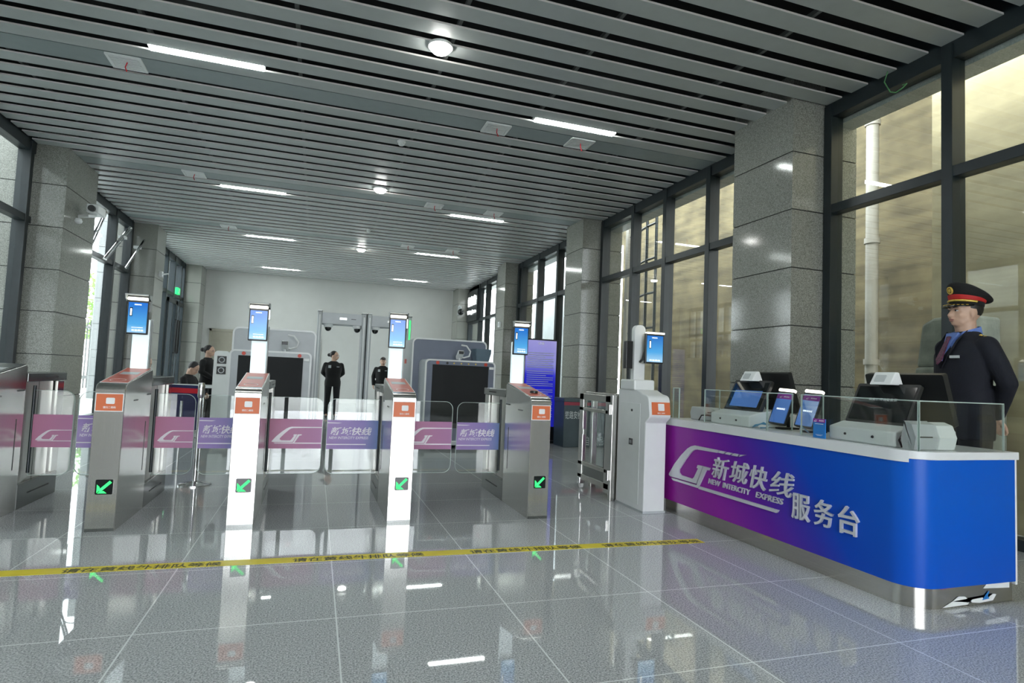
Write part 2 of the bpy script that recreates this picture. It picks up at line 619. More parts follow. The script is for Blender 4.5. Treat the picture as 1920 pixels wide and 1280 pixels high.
# granite clad pillars: courses with dark open joints
def pillar(x0, x1, y0, y1, ztop, label, zs=(.6, 1.245, 1.89, 2.53, 3.18, 3.83), mat='granite'):
    b = MB()
    b.box(x0+.012, x1-.012, y0+.012, y1-.012, 0, ztop, 'groove')
    e = [0]+list(zs)+[ztop]
    for a, c in zip(e[:-1], e[1:]):
        b.box(x0, x1, y0, y1, a+(.006 if a else 0), c-(.006 if c < ztop else 0), mat)
    return struct(b.build('pillar'), label, 'pillar')
pillar(4.88, 5.8, 5.15, 6.12, ZC+.3, 'large grey granite pillar behind the service counter')
pillar(4.92, 5.8, 10.68, 11.5, ZC+.3, 'grey granite pillar beside the blue notice screen')
pillar(4.95, 5.8, 15.85, 16.65, ZC+.3, 'granite pillar on the right wall beyond the notice screen')
pillar(4.9, 5.8, 21.5, 22.4, ZC+.3, 'granite corner pillar under the dome camera')
pillar(-4.7, -3.78, 10.65, 11.93, ZC+.3, 'granite pillar at left with a security camera bracket')
pillar(-4.7, -3.70, 15.73, 16.55, ZC+.3, 'granite pillar at left with small white wall fitting')
pillar(-4.7, -3.72, 21.5, 22.4, ZC+.3, 'granite corner pillar at left beside the white end wall')
pillar(-4.7, -3.78, 5.2, 6.3, ZC+.3, 'granite pillar on the left wall level with the turnstiles')

# glazed bays
winn = [0]
def bay(side, ya, yb, posts, label, transom=3.16, door=None):
    """dark aluminium curtain wall between two pillars; posts = list of post centres"""
    winn[0] += 1
    x = XR if side > 0 else XL
    dirx = 1 if side > 0 else -1
    t = bpy.data.objects.new('window_%d' % winn[0], None)
    C.objects.link(t)
    t.location = (x, (ya+yb)/2, 0)
    struct(t, label, 'window')
    fb = MB()
    xo = x + dirx*.15
    fb.box(x, xo, ya, yb, ZC-.16, ZC+.36, 'alu')
    fb.box(x, xo, ya, yb, 0, .09, 'alu')
    for p in posts:
        fb.box(x-dirx*.02, xo, p-.05, p+.05, .0, ZC-.02, 'alu')
    fb.box(x-dirx*.01, xo-dirx*.02, ya, yb, transom, transom+.10, 'alu')
    fb.build('window_frame', t, .004)
    edges = sorted(set([ya]+list(posts)+[yb]))
    for a, b in zip(edges[:-1], edges[1:]):
        if b-a < .2: continue
        for z0, z1 in ((.09, transom), (transom+.10, ZC-.16)):
            g = MB().box(x+dirx*.075, x+dirx*.083, a+.045, b-.045, z0, z1, 'pane')
            g.build('glass_pane', t)
    return t
struct(MB().box(XR-.05, XR+.15, Y0, -2.6, 0, ZC+.36, 'granite').build('wall_right'), 'unseen solid granite side wall on the right near the entrance, added to dull turnstile reflections', 'wall')  # solid instead of glazed, added to darken what the right turnstile reflects
bay(1, -2.6, 5.15, [-2.5, -1.2, .05, 1.3, 2.45, 3.77, 5.09], 'tall dark framed window behind the service counter and officer')
bay(1, 6.12, 10.68, [6.17, 7.23, 8.37, 9.42, 10.62], 'dark framed window bay between the two nearest right pillars')
bay(1, 11.5, 15.85, [11.55, 12.93, 14.2, 15.5, 15.8], 'window bay behind the blue notice screen')
w4 = bay(1, 16.65, 21.5, [16.7, 17.9, 19.1, 20.0, 21.45], 'far right window bay with the waiting room doorway', 3.1)
struct(MB().box(XL-.1, XL+.05, Y0, 1.6, 0, ZC+.36, 'granite').build('wall_left'), 'unseen solid granite side wall near the entrance, added to dull turnstile reflections', 'wall')  # solid instead of glazed, so the left turnstile front reflects grey
bay(-1, 1.6, 5.2, [1.7, 3.5, 5.14], 'left window bay outside the frame near the entrance')
bay(-1, 6.3, 10.65, [6.36, 7.7, 9.0, 10.5], 'near left window bay at the left edge', 3.2)
w6 = bay(-1, 11.93, 15.73, [12.0, 12.72, 14.5, 15.62], 'left window bay with three propped open vents', 3.2)
w7 = bay(-1, 16.55, 21.5, [16.6, 18.6, 19.2, 20.1, 21.0, 21.45], 'far left window bay with glass double doors', 3.2)

# propped vents in the left bay: pale stay arms
def stay(name, a, b, r, parent, double=False):
    m = MB()
    d = Vector((0, .11, 0))
    m.tube([a, b], r, 'chrome', 8)
    if double:
        m.tube([Vector(a)+d, Vector(b)+d], r, 'chrome', 8)
        m.tube([b, Vector(b)+d], r, 'chrome', 8)
        q = Vector(a).lerp(Vector(b), .55)
        m.tube([q, q+d], r, 'chrome', 8)
    m.build(name, parent, 0, 40)
stay('stay_arm', (-4.1, 12.55, 3.05), (-3.98, 13.02, 4.05), .022, w6, True)
stay('stay_arm', (-4.1, 13.6, 3.2), (-3.98, 14.62, 4.08), .022, w6, True)
stay('stay_arm', (-4.1, 15.0, 3.24), (-3.95, 15.66, 4.02), .024, w6)
for yy in (14.45, 15.55):
    MB().box(-4.12, -3.98, yy-.06, yy+.06, 3.78, 3.84, 'white2').build('bracket', w6, .004)

# glass double doors in the far left bay
dt = bpy.data.objects.new('door_1', None)
C.objects.link(dt)
dt.location = (XL+.02, 20.5, 0)
struct(dt, 'glass double door with long dark handles', 'door')
for a, b, h in ((19.35, 20.42, 20.3), (20.5, 21.4, 20.62)):
    f = MB()
    for s0, s1 in ((a, a+.08), (b-.08, b)):
        f.box(XL-.02, XL+.05, s0, s1, .02, 3.1, 'alu')
    f.box(XL-.02, XL+.05, a, b, .02, .16, 'alu').box(XL-.02, XL+.05, a, b, 2.98, 3.1, 'alu')
    leaf = f.build('door_leaf', dt)
    MB().tube([(XL+.06, h, 1.5), (XL+.12, h, 1.5), (XL+.12, h, 2.5), (XL+.06, h, 2.5)], .03, 'black', 8).build('door_handle', leaf, 0, 40)

# doors in the end wall
for n, (a, b, h, lab) in enumerate(((-3.5, -2.45, 2.42, 'plain beige door behind the left scanner'), (-1.0, .12, 2.30, 'beige door edge showing beside the metal detector'))):
    d = struct(MB().box(a+.08, b-.08, Y1-.03, Y1-.005, 0, h-.08, 'beige').build('door_%d' % (n+2), None, .004), lab, 'door')
    f = MB()
    f.box(a, a+.08, Y1-.05, Y1-.005, 0, h, 'beige').box(b-.08, b, Y1-.05, Y1-.005, 0, h, 'beige').box(a, b, Y1-.05, Y1-.005, h-.08, h, 'beige')
    f.build('door_frame', d, .004)
    MB().box(a+.14, a+.20, Y1-.06, Y1-.03, 1.0, 1.16, 'chrome').build('door_handle', d, .004)

# waiting room doorway panel
struct(MB().box(5.33, 5.36, 19.9, 21.4, 3.05, ZC, 'signpanel').build('trim_1'), 'dark fascia above the waiting room doorway', 'trim')

# ---- outside on the right: concrete retaining walls in a narrow light well
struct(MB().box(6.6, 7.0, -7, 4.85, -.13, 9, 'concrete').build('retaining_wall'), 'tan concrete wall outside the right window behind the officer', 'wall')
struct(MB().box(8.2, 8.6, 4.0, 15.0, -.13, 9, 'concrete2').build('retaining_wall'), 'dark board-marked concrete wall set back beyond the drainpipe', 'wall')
struct(MB().box(XR+.17, XR+.42, Y0, Y1, ZC-.20, ZC+.5, 'ext_tile').build('soffit_beam'), 'pale tiled beam outside along the top of the right glazing', 'beam')
struct(MB().box(5.9, 22, -9, 30, 9, 10, 'concrete2').build('shading_deck'), 'unseen concrete deck added above the right light well to shade it', 'roof')  # out of view, added to keep sky light off the concrete walls
t = thing('drainpipe', 'white drainpipe outside on the concrete wall beyond the counter', 'pipe', (7.75, 6.6, -.13))
MB().cyl((7.75, 6.6, -.13), (7.75, 6.6, 7), .085, 'pipe', 20).build('pipe_run', t, 0, 50)
for z in (1.6, 3.4, 5.2):
    MB().cyl((7.75, 6.6, z), (7.75, 6.6, z+.08), .105, 'pipe', 20).build('pipe_collar', t, 0, 50)
b = MB()
b.prism([(4.02, -.13), (4.62, -.13), (4.60, 1.48), (4.02, 1.5)], ((6.0, 0, 0), (0, 1, 0), (0, 0, 1), (1, 0, 0)), 0, .5, 'block')
tag(b.build('concrete_block', None, .03), 'weathered lower concrete block outside the window beside the officer', 'block')
b = MB()
b.prism([(4.06, 1.5), (4.60, 1.48), (4.54, 1.93), (4.42, 1.99), (4.06, 2.0)], ((6.02, 0, 0), (0, 1, 0), (0, 0, 1), (1, 0, 0)), 0, .46, 'block')
tag(b.build('concrete_block', None, .03), 'weathered upper concrete block with a sloped top, outside beside the officer', 'block')
t = thing('pipe_rack', 'white pipe rack with brackets outside the window bay by the kiosk', 'rack', (6.5, 11.2, -.13))
MB().tube([(6.3, 10.2, -.13), (6.3, 10.2, 5.2)], .03, 'alu', 8).build('upright', t, 0, 40)
MB().tube([(6.3, 10.55, -.13), (6.3, 10.55, 5.2)], .03, 'alu', 8).build('upright', t, 0, 40)
MB().box(6.4, 6.5, 11.5, 11.62, -.13, 5.4, 'pipe').build('upright', t)
MB().box(6.4, 6.5, 12.4, 12.52, -.13, 5.4, 'pipe').build('upright', t)
for z in (2.3, 3.0, 3.7, 4.4):
    MB().tube([(6.3, 10.2, z), (6.3, 10.55, z), (6.35, 11.3, z-.06)], .025, 'alu', 8).build('bracket', t, 0, 40)
struct(MB().box(7.2, 8.2, 16.2, 19.5, -.13, 4.9, 'opening_white').build('outside_block'), 'pale building outside beyond the far right windows', 'wall')

# ---- outside on the left
for yy, lab in ((14.2, 'grey tiled outdoor column beyond the near left window'), (22.6, 'grey tiled outdoor column beyond the propped vents'), (31.5, 'far grey tiled outdoor column')):
    pillar(-6.6, -5.7, yy-1.3, yy+1.3, 6.5, lab, (.7, 1.5, 2.3, 3.1, 3.9, 4.7, 5.5), 'ext_column')
struct(MB().box(-7.6, -6.4, -9.0, 12.0, -.13, 7, 'ext_tile').build('outside_wall'), 'pale tiled building face outside the near left window', 'wall')  # unseen run toward the entrance added to dim the left turnstile's reflection
t = thing('fence', 'grey vertical bar fence outside the left windows', 'fence', (-10, 24, -.13))
f = MB()
for i in range(66):
    yy = 15 + i*.4
    f.box(-10.02, -9.98, yy-.03, yy+.03, -.13, 3.0, 'fence')
f.build('fence_bars', t)
MB().box(-10.05, -9.95, 15, 41.3, .3, .45, 'fence').build('fence_rail', t)
MB().box(-10.05, -9.95, 15, 41.3, 2.6, 2.72, 'fence').build('fence_rail', t)
def tree(x, y, h, lab):
    t = thing('tree', lab, 'tree', (x, y, -.13), 'trees beyond the fence')
    MB().tube([(x, y, -.13), (x+.05, y, h*.4), (x, y+.1, h*.7)], [.16, .12, .06], 'bark', 10).build('trunk', t, 0, 50)
    c = MB()
    rnd = random.Random(int(x*10+y))
    for i in range(340):
        a, q, r = rnd.uniform(0, 2*PI), rnd.uniform(-1, 1), rnd.uniform(.5, 1)**.5
        s = math.sqrt(1-q*q)
        p = Vector((x+math.cos(a)*s*r*h*.3, y+math.sin(a)*s*r*h*.3, h*.66+q*r*h*.34))
        d = .2
        u = Vector((rnd.uniform(-1, 1), rnd.uniform(-1, 1), rnd.uniform(-1, 1))).normalized()
        w_ = u.orthogonal().normalized()
        c.add([p-u*d, p+w_*d*.5, p+u*d, p-w_*d*.5+Vector((0, 0, .03))], [(0, 1, 2), (0, 2, 3)], 'leaf')
    c.build('crown', t)
tree(-12.6, 39, 6, 'pale green tree beyond the fence, nearer of the two')
tree(-14.6, 45, 7, 'pale green tree beyond the fence, farther of the two')

# ------------------------------------------------------------------ ceiling fittings
def strip(x0, x1, y, lab):
    t = thing('strip_light', lab, 'ceiling light', ((x0+x1)/2, y, ZC), 'strip lights in the ceiling gaps')
    MB().box(x0, x1, y-.05, y+.05, ZC-.004, ZC+.012, 'lamp').build('diffuser', t)
    MB().box(x0-.012, x1+.012, y-.056, y+.056, ZC+.012, ZC+.06, 'white').build('housing', t)
for r, y in enumerate((6.812, 11.665, 15.87, 20.72)):
    n = ('nearest', 'second', 'third', 'farthest')[r]
    strip(-1.81, -.72, y, 'lit white strip light in the left column of lamps, %s row from the camera' % n)
    strip(2.43, 3.53, y, 'lit white strip light in the right column of lamps, %s row from the camera' % n)
for y, n in ((2.285, 'overhead'), (-2.5, 'behind the camera')):
    strip(-1.81, -.72, y, 'lit strip light %s on the left side' % n)
    strip(2.43, 3.53, y, 'lit strip light %s on the right side' % n)
for x, y, n in ((.98, 5.6, 'nearest'), (.9, 10.5, 'middle'), (.97, 16.0, 'farthest')):
    t = thing('dome_light', '%s of the three round glowing ceiling lamps' % n, 'ceiling light', (x, y, ZC), 'round ceiling lamps')
    MB().lathe((x, y, ZC), [(.10, 0), (.12, -.004), (.12, -.03), (.10, -.034)], 'white', 28).build('base_ring', t, 0, 40)
    MB().lathe((x, y, ZC-.03), [(.098, 0), (.095, -.025), (.075, -.045), (.04, -.055), (.005, -.058)], 'dome', 28).build('diffuser', t, 0, 60)
for x, y, n in ((.955, 8.2, 'nearer white smoke detector on the slat ceiling'), (.965, 13.73, 'farther white smoke detector on the slat ceiling')):
    t = thing('smoke_detector', n, 'smoke detector', (x, y, ZC), 'smoke detectors')
    MB().lathe((x, y, ZC), [(.06, 0), (.06, -.02), (.05, -.03)], 'white', 20).build('base', t, 0, 40)
    MB().lathe((x, y, ZC-.03), [(.045, 0), (.045, -.02), (.03, -.035), (.01, -.038)], 'white2', 20).build('sensor_cap', t, 0, 40)
for x, y, n in ((-2.13, 7.26, 'nearest ceiling hatch at left of the strip light, red streamer'), (2.05, 7.26, 'ceiling hatch left of the near right strip light'), (3.24, 7.26, 'ceiling hatch below the near right strip light'),
                (-2.15, 11.14, 'ceiling hatch by the second left strip light'), (1.98, 11.14, 'ceiling hatch left of the second right strip light'), (3.17, 11.14, 'ceiling hatch above the second right strip light'),
                (-2.11, 15.03, 'ceiling hatch by the third left strip light'), (2.05, 15.03, 'ceiling hatch left of the third right strip light'), (3.22, 15.03, 'ceiling hatch above the third right strip light')):
    t = thing('ceiling_vent', n, 'vent', (x, y, ZC), 'pale ceiling vents')
    f = MB()
    f.ring(rrect(.34, .32, .006, 1), rrect(.28, .26, .004, 1), FZ(x, y, ZC-.012), 0, .02, 'white2')
    f.build('vent_frame', t)
    g = MB()
    for i in range(9):
        g.box(x-.14, x+.14, y-.125+i*.03, y-.105+i*.03, ZC-.006, ZC+.003, 'white2')
    g.build('grille', t)
    MB().tube([(x+.01, y-.02, ZC-.01), (x+.0, y-.04, ZC-.07), (x+.02, y-.05, ZC-.12)], .006, 'belt_red', 6).build('streamer', t)
t = MB()
t.tube([(5.28, 4.33, 4.42), (5.27, 4.36, 4.32), (5.29, 4.31, 4.2), (5.28, 4.24, 4.16), (5.27, 4.16, 4.17), (5.28, 4.13, 4.2), (5.29, 4.18, 4.21)], .006, 'cable_green', 6)
tag(t.build('loose_cable', None, 0, 60), 'loose green cable dangling from the ceiling edge above the glass', 'cable')

# ------------------------------------------------------------------ wall cameras and signs
t = thing('security_camera', 'white box camera on a bracket on the left granite pillar', 'camera', (-3.77, 11.3, 3.5))
MB().tube([(-3.77, 11.2, 3.5), (-3.6, 11.1, 3.5), (-3.55, 11.2, 3.53)], .03, 'white', 10).build('bracket_arm', t, 0, 50)
MB().box(-3.62, -3.45, 11.0, 11.36, 3.54, 3.68, 'white').build('camera_body', t, .015)
MB().cyl((-3.53, 10.99, 3.6), (-3.53, 10.94, 3.6), .05, 'black').build('lens', t, 0, 40)
MB().lathe((-3.69, 10.95, 3.34), [(.01, .08), (.04, .07), (.055, .03), (.045, 0), (.02, -.01)], 'white', 20).build('round_sensor', t, 0, 50)
t = thing('wall_sensor', 'small white wall sensor on the second left granite pillar', 'sensor', (-3.66, 16.1, 3.3))
MB().box(-3.7, -3.62, 16.05, 16.17, 3.24, 3.38, 'white').build('sensor_body', t, .01)
MB().tube([(-3.62, 16.1, 3.31), (-3.5, 16.06, 3.33)], .02, 'white', 8).build('arm', t, 0, 40)
t = thing('dome_camera', 'dark dome camera on the corner pillar beside the lit sign', 'camera', (4.86, 21.4, 3.5))
MB().box(4.902, 4.99, 21.38, 21.498, 3.42, 3.75, 'lightgrey').build('wall_bracket', t, .01)
MB().tube([(4.94, 21.42, 3.68), (4.94, 21.2, 3.7), (4.94, 21.15, 3.62)], .025, 'lightgrey', 8).build('arm', t, 0, 40)
MB().ell((4.94, 21.15, 3.5), (.11, .11, .12), 'gloss_black').build('dome', t, 0, 60)
t = thing('wall_box', 'small pale wall box on the third right pillar', 'wall box', (4.94, 16.2, 2.68))
MB().box(4.90, 4.95, 16.1, 16.26, 2.6, 2.76, 'white2').build('housing', t, .008)
MB().box(4.894, 4.901, 16.15, 16.21, 2.64, 2.72, 'lightgrey').build('button', t)

t = thing('waiting_room_sign', 'lit white lettering on dark panel over the far right doorway', 'sign', (5.25, 20.9, 3.2))
MB().box(5.24, 5.33, 20.0, 21.9-.5, 3.15, 4.25, 'signpanel').build('sign_panel', t, .005)
MB().text('候车室', 1, FX(5.235, 21.25, 3.70), 'signwhite', .02, .02, 0, False, 1.1, .36).build('lettering', t)
MB().text('Waiting Room', 1, FX(5.235, 21.28, 3.38), 'signwhite', .02, .02, 0, False, 1.15, .17).build('lettering', t)
t = thing('exit_sign', 'green lit exit sign over the far left glass door', 'sign', (-4.15, 20.5, 3.3))
MB().box(-4.2, -4.12, 20.30, 20.60, 3.30, 3.50, 'exit_green').build('sign_box', t, .006)
MB().prism([(20.35, 3.33), (20.42, 3.33), (20.47, 3.4), (20.5, 3.33), (20.56, 3.35), (20.52, 3.43), (20.5, 3.48), (20.43, 3.45)], ((-4.119, 0, 0), (0, 1, 0), (0, 0, 1), (1, 0, 0)), 0, .004, 'labelwhite').build('running_figure', t)

# ------------------------------------------------------------------ floor tape
t = thing('floor_tape', 'yellow queue tape with black lettering across the floor before the turnstiles', 'floor tape', (-.2, 4.0, 0))
def tape_y(x): return 4.035 - .0215*(x+1.55)
vs = [(-4.0, tape_y(-4.0)-.052), (2.9, tape_y(2.9)-.052), (2.9, tape_y(2.9)+.052), (-4.0, tape_y(-4.0)+.052)]
MB().prism(vs, FZ(0, 0, .0), 0, .0012, 'yellow').build('tape_strip', t)
for x in (-3.02, -1.29, .185-.25, 1.07, 2.06):
    wd = .82 if x > -2 else .9
    MB().text('请在黄线外排队等候', 1, ((x, tape_y(x+.4)-.037, .0012), (1, -.0215, 0), (.0215, 1, 0), (0, 0, 1)), 'ink', .0006, .015, 0, False, wd, .074).build('lettering', t)

# ------------------------------------------------------------------ turnstiles
G_OUT = [(-4.83, .362), (-4.744, .465), (-4.646, .557), (-4.55, .63), (-4.50, .655), (-4.45, .669), (-4.118, .669), (-4.142, .646), (-4.416, .639), (-4.455, .630), (-4.493, .607), (-4.578, .528), (-4.67, .425), (-4.672, .40), (-4.638, .379), (-4.468, .377), (-4.445, .395), (-4.39, .479), (-4.41, .48), (-4.398, .507), (-4.328, .509), (-4.412, .345), (-4.80, .342), (-4.828, .35)]
G_J = [(-4.318, .508), (-4.232, .508), (-4.246, .486), (-4.282, .482), (-4.388, .312), (-4.764, .313), (-4.79, .330), (-4.405, .333)]
G_BARS = [[(-4.104, .668), (-4.036, .668), (-4.063, .649), (-4.128, .649)], [(-4.016, .668), (-3.958, .668), (-3.983, .65), (-4.043, .65)], [(-3.938, .669), (-3.877, .669), (-3.900, .65), (-3.965, .65)], [(-3.86, .669), (-3.80, .676), (-3.875, .651)]]
G_LINE = [(-4.366, .331), (-3.45, .333), (-3.471, .309), (-4.38, .307)]

def logo(b, fr, m, thick, scale=1, u0=0, z0=0, parts=('G', 'J', 'bars', 'line')):
    def T(pts): return [((p[0]-u0)*scale, (p[1]-z0)*scale) for p in pts]
    if 'G' in parts: b.prism(T(G_OUT), fr, 0, thick, m)
    if 'J' in parts: b.prism(T(G_J), fr, 0, thick, m)
    if 'bars' in parts:
        for q in G_BARS: b.prism(T(q), fr, 0, thick, m)
    if 'line' in parts: b.prism(T(G_LINE), fr, 0, thick, m)

def wing(root, x0, x1, yw, left):
    """clear gate leaf from hinge side to the middle of the aisle"""
    cx, wd, h, cz = (x0+x1)/2, abs(x1-x0), .685, .592
    cor = (1, 0, 0, 1) if left else (0, 1, 1, 0)
    o = rrect(wd, h, .075, 6, cor, cx, cz)
    fr = ((0, yw, 0), (1, 0, 0), (0, 0, 1), (0, -1, 0))
    w_ = MB().prism(o, fr, -.006, .006, 'clear').build('glass_wing', root)
    i = rrect(wd-.006, h-.006, .072, 6, cor, cx, cz)
    MB().ring(o, i, fr, -.0062, .0062, 'clear_edge').build('glass_edge', w_)
    bx0, bx1 = (min(x0, x1)+.004, max(x0, x1)-.004)
    MB().box(bx0, bx1, yw-.0075, yw-.0066, .474, .738, 'film_pink' if left else 'film_violet').build('printed_band', w_)
    p = MB()
    ff = ((0, yw-.0078, 0), (1, 0, 0), (0, 0, 1), (0, -1, 0))
    s = wd/.97*.62 if wd > .4 else .38
    if left:
        ff = ((bx0+.03, yw-.0078, .53), (1, 0, 0), (0, 0, 1), (0, -1, 0))
        sc_ = min(.5, wd*.92/1.0)
        logo(p, ff, 'film_logo', .0005, sc_, -4.83, .34, ('G', 'J'))
        e = bx1 - bx0 - .03
        g = (-4.118+4.83)*sc_
        if e > g+.02:
            p.prism([(g-.01, .305*sc_), (e, .308*sc_), (e, .33*sc_), (g-.01, .329*sc_)], ff, 0, .0005, 'film_logo')
            p.prism([(g*.62, -.03*sc_), (e, -.03*sc_), (e, -.006*sc_), (g*.62, -.006*sc_)], ff, 0, .0005, 'film_logo')
        p.build('logo_print', w_)
    else:
        tw = min(.37, wd*.8)
        a = bx0 + .03
        p.text('新城快线', 1, ((a, yw-.0078, .60), (1, 0, 0), (0, 0, 1), (0, -1, 0)), 'film_logo', .0005, .02, .22, False, tw, .075)
        p.text('NEW INTERCITY EXPRESS', 1, ((a-.01, yw-.0078, .565), (1, 0, 0), (0, 0, 1), (0, -1, 0)), 'film_logo', .0005, .012, .15, False, tw*.95, .024)
        p.box(bx0, bx0+tw*.95, yw-.0083, yw-.0078, .512, .521, 'film_logo')
        p.prism([(bx0, .708), (bx0+.10, .708), (bx0+.13, .714), (bx0, .717)], ff, 0, .0005, 'film_logo')
        p.build('lettering', w_)
    # hinge post
    hx = x0 if left else x1
    MB().tube([(hx, yw, .27), (hx, yw, .97)], .012, 'alu', 10).build('hinge_post', root, 0, 40)

def turnstile(x0, x1, dy, lab, left_mid=None, right_mid=None, screen=True, kind='steel'):
    film = screen
    xc = (x0+x1)/2
    yf = 4.85 + dy
    root = thing('turnstile', lab, 'turnstile', (xc, yf+.7, 0), 'turnstiles across the hall')
    # tall front pedestal with rounded brow and rising top
    prof = [(yf, 0), (yf+.72, 0), (yf+.72, 1.12), (yf+.70, 1.135)]
    for i in range(7):
        a = math.radians(100 + 80*i/6)
        prof.append((yf+.062 + .062*math.cos(a), .985 + .052*math.sin(a)))
    fr = ((x0, 0, 0), (0, 1, 0), (0, 0, 1), (1, 0, 0))
    MB().prism(prof, fr, 0, x1-x0, kind).build('pedestal', root, .004, 35)
    MB().box(x0+.004, x1-.004, yf-.002, yf+.001, .0, .02, 'steel_dark').build('toe_kick', root)
    MB().box(x0, x1, yf+.722, yf+1.46, 0, .2, 'steel_dark').build('base', root, .004)
    MB().box(x0+.028, x1-.028, yf+.725, yf+1.30, .2, 1.0, 'core').build('core_panel', root)
    for sx in (x0+.027, x1-.029):
        MB().box(sx, sx+.002, yf+1.02, yf+1.026, .2, 1.0, 'groove').build('panel_seam', root)
    MB().box(x0, x1, yf+1.33, yf+1.46, .2, 1.0, 'steel').build('rear_post', root, .004)
    cap = MB().box(x0-.004, x1+.004, yf+.735, yf+1.50, 1.0, 1.07, 'steel_dark').build('top_cap', root, .005)
    MB().box(x0-.006, x1+.006, yf+1.05, yf+1.3, 1.028, 1.042, 'black').build('sensor_slot', cap)
    for z, a, b, th in ((.93, .58, .70, .012), (.90, .22, .34, .010)):
        MB().box(x0-.002, x1+.002, yf+a, yf+b, z, z+th, 'black').build('sensor_slot', root)
    MB().box(x0-.002, x1+.002, yf+.60, yf+.608, .33, .72, 'black').build('sensor_slot', root)
    MB().box(x0-.002, x1+.002, yf+.9, yf+1.3, .10, .112, 'black').build('base_slot', root)
    # sloping red top film with pale border, target ring and window
    n = Vector((0, -.105, .64)).normalized()
    U, V = Vector((1, 0, 0)), n.cross(Vector((1, 0, 0)))
    O = Vector((xc, yf+.065, 1.0385))
    L = .63
    def top(pts, d0, d1, m, name, par=root):
        return MB().prism(pts, (O, U, V, n), d0, d1, m).build(name, par)
    hw = (x1-x0)/2
    top([(-hw+.003, 0), (hw-.003, 0), (hw-.003, L), (-hw+.003, L)], .0, .002, 'labelwhite' if film else 'steel_dark', 'top_border')
    tp = top([(-hw+.009, .008), (hw-.009, .008), (hw-.009, L-.008), (-hw+.009, L-.008)], .002, .0035, 'red' if film else 'steel_dark', 'top_film')
    MB().ring([(.052*math.cos(2*PI*i/28), .09+.052*math.sin(2*PI*i/28)) for i in range(28)], [(.048*math.cos(2*PI*i/28), .09+.048*math.sin(2*PI*i/28)) for i in range(28)], (O, U, V, n), .0035, .0042, 'labelwhite').build('target_ring', tp)
    top([(-.06, .33), (.06, .33), (.06, .43), (-.06, .43)], .0035, .005, 'lightgrey', 'reader_window', tp)
    # front label with pictogram and caption
    lw = (x1-x0)*.88
    MB().box(xc-lw/2-.006, xc+lw/2+.006, yf-.002, yf, .836, .966, 'labelwhite').build('label_border', root)
    lb = MB().box(xc-lw/2, xc+lw/2, yf-.003, yf-.0015, .842, .960, 'orange').build('front_label', root)
    MB().prism(rrect(.054, .044, .008, 4, (1, 1, 1, 1), xc+.006, .912), ((0, yf-.003, 0), (1, 0, 0), (0, 0, 1), (0, -1, 0)), 0, .001, 'labelwhite').build('pictogram', lb)
    MB().text('请扫二维码', 1, FY(xc+.002, yf-.003, .866), 'labelwhite', .0008, .01, 0, True, .078, .016).build('lettering', lb)
    # green arrow display
    d = MB().prism(rrect(.108, .104, .008, 3, (1, 1, 1, 1), xc+.01, .308), ((0, yf, 0), (1, 0, 0), (0, 0, 1), (0, -1, 0)), 0, .003, 'gloss_black').build('arrow_display', root)
    a = MB()
    fa = ((xc+.01, yf-.003, .308), (1, 0, 0), (0, 0, 1), (0, -1, 0))
    a.prism([(-.020, -.034), (.046, .030), (.032, .044), (-.034, -.020)], fa, 0, .001, 'green_led')
    a.prism([(-.044, -.040), (-.044, .018), (-.026, .000), (-.026, -.024)], fa, 0, .001, 'green_led')
    a.prism([(-.040, -.044), (.018, -.044), (.000, -.028), (-.024, -.028)], fa, 0, .001, 'green_led')
    a.build('green_arrow', d)
    # backlit column and face terminal
    if screen:
        sx = xc - .005
        MB().box(sx-.062, sx+.062, yf+.665, yf+.715, 1.12, 1.545, 'column_light').build('light_column', root, .012)
        MB().box(sx+.062, sx+.072, yf+.665, yf+.72, 1.12, 1.548, 'lightgrey').build('column_edge', root, .003)
        sy = yf + .57
        hd = MB().box(sx-.085, sx+.068, sy, sy+.03, 1.415, 1.735, 'black').build('face_terminal', root, .006)
        MB().box(sx-.076, sx+.058, sy-.0035, sy-.001, 1.428, 1.672, 'scr').build('screen', hd)
        MB().box(sx-.092, sx+.072, sy-.05, sy+.035, 1.728, 1.737, 'lightgrey').build('hood', hd, .003)
        MB().prism([(0, 1.735), (.05, 1.735), (.05, 1.68), (.012, 1.70)], ((sx-.095, sy-.05, 0), (0, 1, 0), (0, 0, 1), (1, 0, 0)), 0, .006, 'lightgrey').build('hood_side', hd)
        MB().prism([(0, 1.735), (.085, 1.735), (.085, 1.60), (.05, 1.60), (.05, 1.685), (.012, 1.70)], ((sx+.068, sy-.05, 0), (0, 1, 0), (0, 0, 1), (1, 0, 0)), 0, .012, 'steel_dark').build('hood_side', hd)
        MB().box(sx-.03, sx+.03, sy+.03, yf+.668, 1.46, 1.52, 'black').build('arm', hd)
        MB().box(sx-.08, sx+.062, sy-.03, sy-.002, 1.688, 1.712, 'bar').build('fill_light', hd, .004)
        q = MB()
        q.text('刷脸核验', 1, FY(sx-.01, sy-.004, 1.655), 'scrwhite', .0006, .01, 0, True, .05, .011)
        q.text('欢迎乘坐', 1, FY(sx-.045, sy-.004, 1.44), 'scrwhite', .0006, .01, 0, False, .085, .016)
        q.box(sx-.045, sx+.035, sy-.0045, sy-.004, 1.468, 1.472, 'scrwhite')
        q.build('lettering', hd)
        pb = MB()
        pb.box(sx-.066, sx-.046, sy-.0045, sy-.0038, 1.56, 1.63, 'gloss_black')
        pb.box(sx-.062, sx-.050, sy-.005, sy-.0045, 1.566, 1.622, 'scrwhite')
        pb.build('phone_picture', hd)
    yw = yf + .86
    if right_mid: wing(root, x1+.006, right_mid-.018, yw, True)
    if left_mid: wing(root, left_mid+.018, x0-.006, yw, False)
    return root

